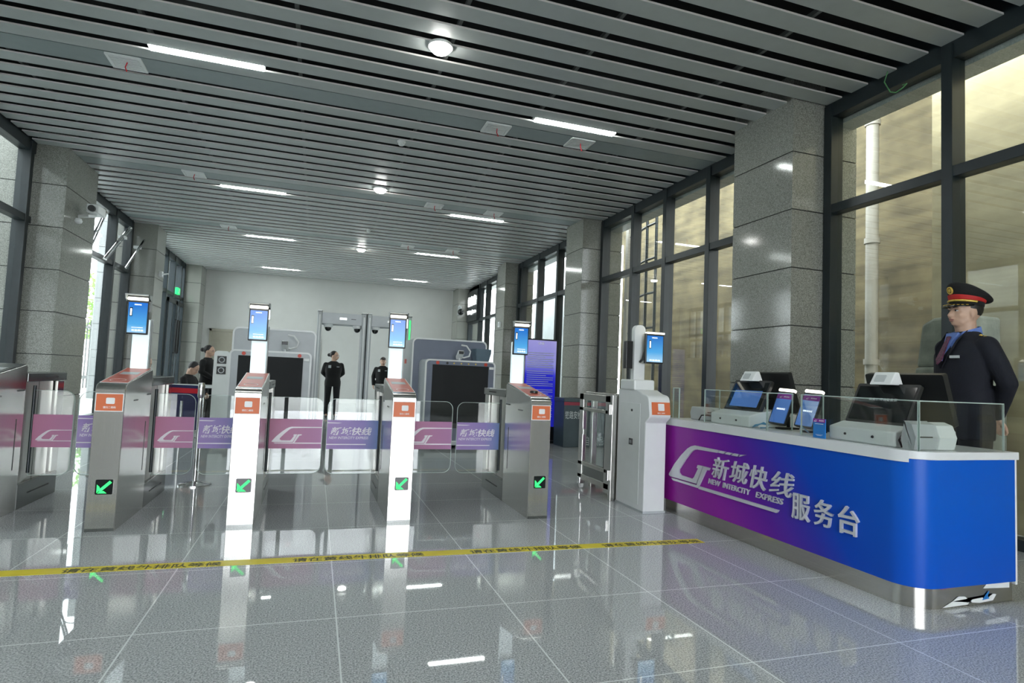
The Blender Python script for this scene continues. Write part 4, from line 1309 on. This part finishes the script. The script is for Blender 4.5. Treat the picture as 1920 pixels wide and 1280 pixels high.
# ------------------------------------------------------------------ belt barriers and desk at the left
def post(x, y, lab):
    t = thing('belt_post', lab, 'barrier post', (x, y, 0), 'belt barrier posts')
    MB().lathe((x, y, 0), [(.15, 0), (.15, .012), (.05, .03), (.026, .04)], 'chrome', 24).build('base', t, 0, 40)
    MB().cyl((x, y, .03), (x, y, .98), .022, 'chrome', 14).build('pole', t, 0, 40)
    MB().lathe((x, y, .98), [(.03, -.12), (.034, -.1), (.034, 0), (.028, .03), (.0, .034)], 'chrome', 18).build('belt_head', t, 0, 40)
post(-1.07, 6.62, 'chrome belt post right of the leftmost whole turnstile')
post(-2.02, 7.2, 'chrome belt post left of the leftmost whole turnstile')
def belt(a, b, lab):
    t = thing('barrier_belt', lab, 'barrier belt', ((a[0]+b[0])/2, (a[1]+b[1])/2, .98), 'barrier belts')
    d = (Vector(b)-Vector(a)).normalized()
    n = Vector((-d.y, d.x, 0))
    L = (Vector(b)-Vector(a)).length
    MB().prism([(.03, -.10), (L-.03, -.10), (L-.03, .06), (.03, .06)], (a, d, (0, 0, 1), n), -.002, .002, 'belt_blue').build('webbing', t)
    MB().prism([(.03, -.02), (L-.03, -.02), (L-.03, .03), (.03, .03)], (a, d, (0, 0, 1), n), -.003, .003, 'belt_red').build('red_stripe', t)
belt((-2.02, 7.2, .92), (-1.07, 6.62, .92), 'red striped dark blue belt stretched between the two chrome posts')
t = thing('desk', 'inspection desk with dark blue cloth front and pale top at left', 'desk', (-1.95, 11.2, 0))
MB().box(-2.5, -1.5, 11.0, 11.6, .80, .84, 'white').build('top', t, .006)
MB().box(-2.46, -1.75, 11.04, 11.06, .1, .80, 'belt_blue').build('cloth_front', t)
for x in (-2.46, -1.54):
    for y in (11.05, 11.55):
        MB().cyl((x, y, 0), (x, y, .8), .02, 'chrome', 10).build('leg', t, 0, 40)
t = thing('handrail', 'bent chrome tube rail behind the first gate aisle', 'rail', (-1.33, 7.6, 0))
pts = [(-1.42, 7.6, 0), (-1.42, 7.6, .82), (-1.40, 7.6, .88), (-1.35, 7.6, .905), (-1.26, 7.6, .905), (-1.22, 7.6, .88), (-1.20, 7.6, .82), (-1.20, 7.6, 0)]
MB().tube(pts, .014, 'chrome', 10).build('bent_tube', t, 0, 50)
MB().tube([(-1.42, 7.6, .35), (-1.20, 7.6, .35)], .01, 'chrome', 8).build('crossbar', t, 0, 50)

# ------------------------------------------------------------------ people
def loft(b, rings, m, n=24):
    vs, fs = [], []
    for cx, cy_, z, rx, ry in rings:
        for k in range(n):
            a = 2*PI*k/n
            vs.append((cx+rx*math.cos(a), cy_+ry*math.sin(a), z))
    for i in range(len(rings)-1):
        for k in range(n):
            j = (k+1) % n
            fs.append((i*n+k, i*n+j, (i+1)*n+j, (i+1)*n+k))
    fs.append(list(range(n))[::-1]); fs.append(list(range((len(rings)-1)*n, len(rings)*n)))
    b.add(vs, fs, m)

def limb(b, pts, rs, m):
    for i in range(len(pts)-1):
        b.tube([pts[i], pts[i+1]], [rs[i], rs[i+1]], m, 16)
    for p, r in zip(pts, rs):
        b.ell(p, (r, r, r), m, 16, 10)

def mirror(p, s): return Vector((p[0], p[1]*s, p[2]))

def hand(b, wrist, d, palm_n, side, m, curl=.5, k=1.0):
    """palm, four bent fingers of unequal length and a thumb from the side of the palm"""
    d = Vector(d).normalized()
    pn = Vector(palm_n)
    pn = (pn - d*pn.dot(d)).normalized()
    sd = d.cross(pn)*side
    w0 = Vector(wrist)
    for q in range(4):
        p = w0 + d*(.02+.022*q)*k
        b.ell(p, (.02*k, .034*k, .024*k), m, 14, 8, Matrix((pn, sd, d)).transposed())
    root = w0 + d*.088*k
    for i, (o, L) in enumerate(((.028, .068), (.010, .078), (-.009, .072), (-.027, .056))):
        p = root + sd*o*k
        dd = d.copy()
        pts = [p - d*.02*k]
        for j, f in enumerate((.42, .33, .25)):
            dd = (dd*math.cos(curl*(.5+.35*j)) + pn*math.sin(curl*(.5+.35*j))).normalized()
            pts.append(pts[-1] + dd*(L*f + (.02 if j == 0 else 0))*k)
        limb(b, pts, [.0095*k, .009*k, .0085*k, .0075*k], m)
    t0 = w0 + d*.03*k + sd*.026*k
    t1 = t0 + (sd*.8 + d*.55 + pn*.25).normalized()*.038*k
    t2 = t1 + (d*.85 + sd*.25 + pn*.35).normalized()*.030*k
    t3 = t2 + (d*.9 + pn*.35).normalized()*.022*k
    limb(b, [t0, t1, t2, t3], [.013*k, .0115*k, .0105*k, .009*k], m)

def head(b, m, fem=False):
    b.ell((-.008, 0, 1.602), (.098, .076, .100), m, 28, 18)
    b.ell((.026, 0, 1.560), (.066, .064, .078), m, 24, 16)
    b.ell((.040, 0, 1.525), (.050, .050, .052), m, 24, 14)
    b.ell((.062, 0, 1.496), (.026, .026, .020), m, 18, 10)
    for s in (-1, 1):
        b.ell((.062, s*.038, 1.548), (.024, .022, .022), m, 16, 10)
        b.tube([(-.01, s*.062, 1.54), (.05, s*.028, 1.495)], [.018, .018], m, 12)
        b.ell((.078, s*.03, 1.600), (.016, .026, .010), m, 14, 8)
        b.ell((.001, s*.076, 1.562), (.020, .009, .033), m, 16, 12, Matrix.Rotation(-.2, 3, 'Y') @ Matrix.Rotation(s*.25, 3, 'Z'))
        b.ell((.099, s*.011, 1.543), (.009, .008, .007), m, 10, 8)
    b.tube([(.084, 0, 1.590), (.100, 0, 1.562), (.110, 0, 1.547)], [.009, .011, .012], m, 12)
    b.ell((.109, 0, 1.546), (.0125, .012, .010), m, 12, 8)
    b.ell((.088, 0, 1.519), (.011, .022, .0055), m, 14, 8)
    b.ell((.086, 0, 1.510), (.011, .019, .006), m, 14, 8)
    b.ell((.078, 0, 1.600), (.012, .03, .012), m, 14, 8)

ARMS = {'back': ((-.085, .218, 1.135), (-.165, .045, .955)),
        'side': ((-.03, .235, 1.12), (.03, .225, .88)),
        'front': ((.01, .245, 1.14), (.17, .07, 1.0)),
        'desk': ((.10, .23, 1.16), (.30, .12, 1.12))}

def finish(o, voxel, smooth, it):
    r = o.modifiers.new('remesh', 'REMESH')
    r.mode = 'VOXEL'
    r.voxel_size = voxel
    r.use_smooth_shade = True
    s = o.modifiers.new('smooth', 'SMOOTH')
    s.factor = .5
    s.iterations = it

def person(label, loc, rot, scale, arms='back', seated=False, cloth='cloth_black', hair='short', cap=False, head_turn=0, head_tilt=0, voxel=.012, lean=0, detail=False, group=None, hsize=1.0, girth=1.0):
    t = thing('person', label, 'person', loc, group)
    t.rotation_euler = (0, 0, rot)
    t.scale = (scale*girth, scale*girth, scale)
    drop = .42 if seated else 0
    piv = Vector((-.012, 0, 1.47))
    HR = Matrix.Rotation(head_turn, 3, 'Z') @ Matrix.Rotation(head_tilt, 3, 'Y')
    LR = Matrix.Rotation(lean, 3, 'Y')
    hip = Vector((0, 0, .92))
    def up(v):            # upper body: lean about the hips, lowered when seated
        return hip + LR @ (Vector(v)-hip) - Vector((0, 0, drop))
    def hd(v):            # head: turned about the neck, then with the upper body
        return up(piv + HR @ (Vector(v)-piv)*hsize)
    def moved(b, f):
        b.v = [tuple(f(v)) for v in b.v]
        return b
    def out(b, name, parent=t, vox=None, it=4, smooth=60):
        # written in the person's own frame
        me = bpy.data.meshes.new(name)
        me.from_pydata(b.v, [], b.f)
        for q in b.mats: me.materials.append(M[q])
        me.polygons.foreach_set('material_index', b.mi)
        me.polygons.foreach_set('use_smooth', [True]*len(me.polygons))
        if not vox: me.set_sharp_from_angle(angle=math.radians(smooth))
        o = bpy.data.objects.new(name, me)
        C.objects.link(o)
        o.parent = parent
        if vox: finish(o, vox*scale, .5, it)
        return o
    el, wr = ARMS[arms]
    # legs
    if seated:
        legs = {s: [Vector((0, s*.095, .50)), Vector((.40, s*.11, .50)), Vector((.38, s*.11, .09))] for s in (-1, 1)}
    else:
        legs = {s: [Vector((0, s*.09, .92)), Vector((.012, s*.098, .50)), Vector((-.015, s*.10, .085))] for s in (-1, 1)}
    # body: one continuous skin surface from head to feet
    b = MB()
    head(b, 'skin')
    b.v = [tuple(piv + HR @ (Vector(v)-piv)*hsize) for v in b.v]
    b.tube([(-.022, 0, 1.38), (-.016, 0, 1.44), (-.004, 0, 1.53)], [.062, .055, .056], 'skin', 18)
    loft(b, [(0, 0, .86, .09, .13), (0, 0, 1.0, .085, .115), (0, 0, 1.2, .095, .14), (0, 0, 1.33, .08, .13), (-.01, 0, 1.40, .05, .06)], 'skin')
    for s in (-1, 1):
        sh, e, w_ = Vector((-.01, s*.152, 1.325)), mirror(el, s), mirror(wr, s)
        limb(b, [sh, e, w_], [.040, .034, .026], 'skin')
        d = (w_-e).normalized()
        if arms == 'back':
            hand(b, w_, d*.5 + Vector((-.05, -s*.35, -.75)), (-.8, 0, .2), s, 'skin', .5)
        else:
            hand(b, w_, d + Vector((.1, 0, -.2)), (0, -s, -.3), s, 'skin', .45)
    moved(b, up)
    for s in (-1, 1):
        limb(b, legs[s], [.07, .048, .036], 'skin')
        a = legs[s][2]
        limb(b, [a, a+Vector((.12, s*.01, -.045))], [.034, .024], 'skin')
    out(b, 'body', t, voxel, 3)
    # jacket
    j = MB()
    loft(j, [(0, 0, .80, .128, .178), (0, 0, .90, .132, .18), (.0, 0, 1.03, .117, .16), (.008, 0, 1.18, .126, .175), (.005, 0, 1.30, .122, .186), (-.006, 0, 1.355, .104, .182), (-.012, 0, 1.395, .084, .138), (-.016, 0, 1.425, .070, .092), (-.018, 0, 1.445, .066, .072)], cloth, 32)
    for s in (-1, 1):
        sh, e, w_ = Vector((-.01, s*.166, 1.350)), mirror(el, s), mirror(wr, s)
        limb(j, [sh, (sh+e)/2+Vector((0, s*.004, 0)), e, (e+w_)/2, w_], [.060, .056, .050, .046, .040], cloth)
    moved(j, up)
    if detail:
        pass
    jk = out(j, 'jacket', t, voxel, 5)
    # trousers and shoes
    q = MB()
    if seated:
        loft(q, [(0, 0, .40, .13, .17), (0, 0, .52, .12, .165)], 'trouser')
    else:
        loft(q, [(0, 0, .80, .115, .165), (0, 0, .95, .105, .155)], 'trouser')
    for s in (-1, 1):
        h, k, a = legs[s]
        limb(q, [h, k, a+Vector((0, 0, .02))], [.09, .068, .056], 'trouser')
    out(q, 'trousers', t, voxel, 4)
    for s in (-1, 1):
        a = legs[s][2]
        z = MB()
        limb(z, [a+Vector((-.04, 0, -.045)), a+Vector((.06, s*.01, -.05)), a+Vector((.16, s*.015, -.058))], [.04, .042, .03], 'black')
        z.v = [(x, y, max(z_, .0)) for x, y, z_ in z.v]
        out(z, 'shoe', t, voxel, 2)
    # hair
    h = MB()
    h.ell((-.020, 0, 1.612), (.094, .081, .100), 'hair', 28, 18)
    if hair == 'short':
        h.v = [(min(x, .02 + max(0, (z-1.64))*1.1) if z < 1.70 else x, y, max(z, 1.555 if x < -.035 else 1.595)) for x, y, z in h.v]
    else:
        h.v = [(min(x, .045 + max(0, (z-1.625))*.9), y, max(z, 1.525 if x < -.03 else 1.58)) for x, y, z in h.v]
        if hair == 'bun':
            h.ell((-.135, 0, 1.60), (.045, .05, .045), 'hair', 16, 10)
        if hair == 'fringe':
            h.ell((.047, 0, 1.645), (.05, .064, .033), 'hair', 18, 10)
    moved(h, hd)
    out(h, 'hair', t)
    # face details
    f = MB()
    for s in (-1, 1):
        f.ell((.0815, s*.030, 1.578), (.010, .0125, .0048), 'eyewhite', 14, 8)
        f.ell((.0888, s*.030, 1.578), (.0045, .0062, .0052), 'black', 12, 8)
        f.tube([(.086, s*.017, 1.580), (.092, s*.030, 1.5845), (.083, s*.044, 1.581)], [.0015, .0025, .0015], 'hair', 6)
    moved(f, hd)
    out(f, 'eyes', t)
    f = MB()
    for s in (-1, 1):
        f.tube([(.094, s*.014, 1.600), (.092, s*.032, 1.605), (.078, s*.05, 1.600)], [.003, .004, .002], 'hair', 8)
    moved(f, hd)
    out(f, 'eyebrows', t)
    f = MB()
    f.ell((.0935, 0, 1.5185), (.007, .0215, .0042), 'lips', 14, 8)
    f.ell((.0915, 0, 1.5105), (.0075, .018, .005), 'lips', 14, 8)
    moved(f, hd)
    out(f, 'lips', t)
    t['_'] = 0
    del t['_']
    return t, up, hd, out

# officer behind the counter
t, up, hd, out = person('officer in navy uniform and peaked cap standing behind the counter, hands behind back', (4.255, 2.905, 0), math.radians(161), 1.137, 'back', False, 'navy', 'short', True, math.radians(3), math.radians(-3), .0062, 0, True, None, .885)
# peaked cap
def cap_ring(prof, m, n=40, z0=0):
    b = MB()
    vs, fs = [], []
    for rx, ry, z, lift, cx in prof:
        for k in range(n):
            a = 2*PI*k/n
            vs.append((-.012+cx+rx*math.cos(a), ry*math.sin(a), z + lift*math.cos(a)))
    for i in range(len(prof)-1):
        for k in range(n):
            q = (k+1) % n
            fs.append((i*n+k, i*n+q, (i+1)*n+q, (i+1)*n+k))
    fs.append(list(range(n))[::-1]); fs.append(list(range((len(prof)-1)*n, len(prof)*n)))
    b.add(vs, fs, m)
    b.v = [tuple(hd(v)) for v in b.v]
    return b
band = out(cap_ring([(.104, .084, 1.622, .004, 0), (.106, .086, 1.628, .004, 0), (.107, .087, 1.655, .007, 0), (.100, .080, 1.656, .007, 0)], 'cloth_black'), 'cap_band', t)
out(cap_ring([(.108, .088, 1.650, .007, 0), (.112, .091, 1.655, .008, 0), (.118, .097, 1.676, .015, 0), (.10, .08, 1.678, .015, 0)], 'capred'), 'red_band', band)
crown = out(cap_ring([(.108, .088, 1.670, .014, 0), (.120, .102, 1.680, .026, -.006), (.134, .116, 1.700, .048, -.014), (.139, .120, 1.709, .053, -.016), (.132, .114, 1.719, .055, -.016), (.10, .09, 1.731, .048, -.018), (.05, .045, 1.738, .026, -.015), (.003, .003, 1.740, 0, -.015)], 'cloth_black'), 'cap_crown', t)
b = MB()
n = 24
vs, fs = [], []
for r in range(2):
    for i in range(n+1):
        a = math.radians(-82 + 164*i/n)
        base = Vector((-.012+.106*math.cos(a), .086*math.sin(a), 1.624+.004*math.cos(a)))
        tip = Vector((-.012+(.106+.062*max(0, math.cos(a))**.6)*math.cos(a), .087*math.sin(a)*(1+.06*math.cos(a)), 1.624-.020*max(0, math.cos(a))**.6))
        for w_ in (base, base.lerp(tip, .5)+Vector((0, 0, .003)), tip):
            vs.append(w_ + Vector((0, 0, -.005*r)))
    o = r*(n+1)*3
    for i in range(n):
        for k in range(2):
            q = [o+i*3+k, o+i*3+k+1, o+(i+1)*3+k+1, o+(i+1)*3+k]
            fs.append(q if r == 0 else q[::-1])
for i in range(n):
    q = (n+1)*3
    fs.append((i*3+2, q+i*3+2, q+(i+1)*3+2, (i+1)*3+2))
b.add(vs, fs, 'gloss_black')
b.v = [tuple(hd(v)) for v in b.v]
visor = out(b, 'cap_visor', t)
b = MB()
pts = []
for i in range(25):
    a = math.radians(-88 + 176*i/24)
    pts.append((-.012+.111*math.cos(a), .091*math.sin(a), 1.642+.007*math.cos(a)))
b.tube(pts, .0075, 'gold', 8)
b.v = [tuple(hd(v)) for v in b.v]
out(b, 'gold_cord', band)
b = MB()
for i in range(12):
    a = math.radians(-62 + 124*i/11)
    b.ell((-.012+(.106+.040*math.cos(a)**.6)*math.cos(a), .090*math.sin(a), 1.6255-.0115*math.cos(a)**.6), (.010, .007, .003), 'gold', 10, 6)
b.v = [tuple(hd(v)) for v in b.v]
out(b, 'visor_braid', visor)
b = MB()
bc, bn = Vector((.112, 0, 1.718)), Vector((.90, 0, -.30)).normalized()
bu, bv = Vector((0, 1, 0)), Vector((.30, 0, .94)).normalized()
ringp = lambda r: [(r*.85*math.cos(2*PI*i/24), r*math.sin(2*PI*i/24)) for i in range(24)]
b.ring(ringp(.026), ringp(.019), (bc, bu, bv, bn), -.004, .006, 'gold')
b.prism(ringp(.012), (bc, bu, bv, bn), -.004, .006, 'gold')
b.v = [tuple(hd(v)) for v in b.v]
out(b, 'cap_badge', crown)
# shirt collar, tie, lapels, buttons, name bar, shoulder marks
b = MB()
for s in (-1, 1):
    vs = [(.066, s*.003, 1.405), (.040, s*.050, 1.442), (-.015, s*.070, 1.462), (-.07, s*.046, 1.478), (-.088, 0, 1.482), (-.092, 0, 1.44), (-.06, s*.072, 1.430), (.0, s*.082, 1.414), (.062, s*.066, 1.388), (.108, s*.040, 1.342)]
    vs2 = [tuple(Vector(v) - Vector((.006, s*.006, .002))) for v in vs]
    k = len(vs)
    f1 = list(range(k))
    fs = [f1 if s > 0 else f1[::-1], [i+k for i in (f1[::-1] if s > 0 else f1)]]
    fs += [(i, (i+1) % k, k+(i+1) % k, k+i) for i in range(k)]
    b.add(vs+vs2, fs, 'shirt')
b.prism([(-.050, .0), (.050, .0), (.0, -.185)], ((.066, 0, 1.435), (0, 1, 0), Vector((-.45, 0, 1)).normalized(), Vector((1, 0, .45)).normalized()), -.02, .004, 'shirt')
b.v = [tuple(up(v)) for v in b.v]
out(b, 'shirt', t)
b = MB()
b.prism([(-.014, 1.412), (.014, 1.412), (.010, 1.388), (.022, 1.27), (0, 1.24), (-.022, 1.27), (-.010, 1.388)], ((.682, 0, 0), (0, 1, 0), (-.42, 0, 1), (1, 0, .42)), -.004, .006, 'tie')
b.v = [tuple(up(v)) for v in b.v]
out(b, 'tie', t)
b = MB()
for s in (-1, 1):
    vs = [(.135, s*.004, 1.215), (.125, s*.055, 1.30), (.108, s*.075, 1.345), (.075, s*.066, 1.40), (.035, s*.082, 1.445), (.075, s*.045, 1.385), (.118, s*.035, 1.30)]
    vs2 = [(x+.007, y+s*.003, z+.003) for x, y, z in vs]
    k = len(vs)
    f1 = list(range(k))
    fs = [f1, [i+k for i in f1[::-1]]] + [(i, (i+1) % k, k+(i+1) % k, k+i) for i in range(k)]
    b.add(vs+vs2, fs, 'navy')
b.v = [tuple(up(v)) for v in b.v]
out(b, 'lapels', t)
for z, x in ((1.17, .138), (1.06, .128), (.95, .134)):
    b = MB().ell((x, -.03, z), (.006, .011, .011), 'gold', 14, 8)
    b.v = [tuple(up(v)) for v in b.v]
    out(b, 'button', t)
b = MB().prism([(-.025, -.008), (.025, -.008), (.025, .008), (-.025, .008)], (up((.126, .095, 1.285)), Vector((-.38, .9, 0)).normalized(), (0, 0, 1), Vector((.9, .38, 0)).normalized()), -.006, .006, 'lightgrey')
out(b, 'name_bar', t)
for s in (-1, 1):
    b = MB()
    for dx, dy in ((.0, .135), (-.002, .165)):
        b.ell((dx, s*dy, 1.412-(dy-.145)*.35), (.010, .010, .006), 'gold', 12, 6)
    b.v = [tuple(up(v)) for v in b.v]
    out(b, 'shoulder_badge', t)

# guards and staff further back
def name_tag(t, up, out, y=.09):
    b = MB().prism([(-.03, -.008), (.03, -.008), (.03, .008), (-.03, .008)], (up((.122, y, 1.30)), Vector((-.35, .9, 0)).normalized(), (0, 0, 1), Vector((.9, .35, 0)).normalized()), -.006, .006, 'lightgrey')
    out(b, 'name_bar', t)
    b = MB().prism([(-.03, -.035), (.03, -.035), (.03, .035), (-.03, .035)], (up((.122, -y, 1.30)), Vector((.35, .9, 0)).normalized(), (0, 0, 1), Vector((.9, -.35, 0)).normalized()), -.006, .005, 'lightgrey')
    out(b, 'chest_badge', t)
t, up, hd, out = person('guard in black uniform inside the left detector arch, head turned aside, wearing glasses', (.43, 15.5, 0), math.radians(-88), .975, 'back', False, 'cloth_black', 'bun', False, math.radians(55), 0, .012, girth=1.13)
name_tag(t, up, out)
b = MB()
for s in (-1, 1):
    b.tube([(.098, s*.03+.019*math.cos(a*PI/6), 1.578+.015*math.sin(a*PI/6)) for a in range(13)], .0022, 'chrome', 6)
    b.tube([(.095, s*.048, 1.58), (.0, s*.08, 1.575)], .0022, 'chrome', 6)
b.v = [tuple(hd(v)) for v in b.v]
out(b, 'glasses', t)
t, up, hd, out = person('guard in black uniform with fringe facing the camera behind the right detector', (1.80, 17.0, 0), math.radians(-96), .94, 'side', False, 'cloth_black', 'fringe', False, 0, 0, .013, girth=1.12)
name_tag(t, up, out)
person('woman in black with hair bun standing behind the desk at left', (-1.98, 12.8, 0), math.radians(-20), .92, 'front', False, 'cloth_black', 'bun', False, 0, .05, .013, girth=1.1)
def stool(x, y, lab):
    t = thing('stool', lab, 'stool', (x, y, 0), 'stools behind the desk')
    MB().lathe((x, y, .325), [(.15, 0), (.17, .01), (.17, .04), (.14, .055)], 'black', 24).build('seat', t, 0, 40)
    for k in range(4):
        a = PI/4+k*PI/2
        MB().cyl((x+.2*math.cos(a), y+.2*math.sin(a), 0), (x+.12*math.cos(a), y+.12*math.sin(a), .33), .012, 'chrome', 8).build('leg', t, 0, 40)
person('person in black seated at the desk looking down, beside the standing woman', (-2.25, 12.3, 0), math.radians(-20), .98, 'desk', True, 'cloth_black', 'long', False, 0, .45, .013, .12)
stool(-2.25, 12.3, 'stool under the seated person beside the standing woman')
person('person in black jacket seated behind the leftmost whole turnstile', (-2.95, 12.0, 0), math.radians(-15), 1.03, 'desk', True, 'cloth_black', 'short', False, 0, .3, .013, .1)
stool(-2.95, 12.0, 'stool under the seated person behind the leftmost whole turnstile')
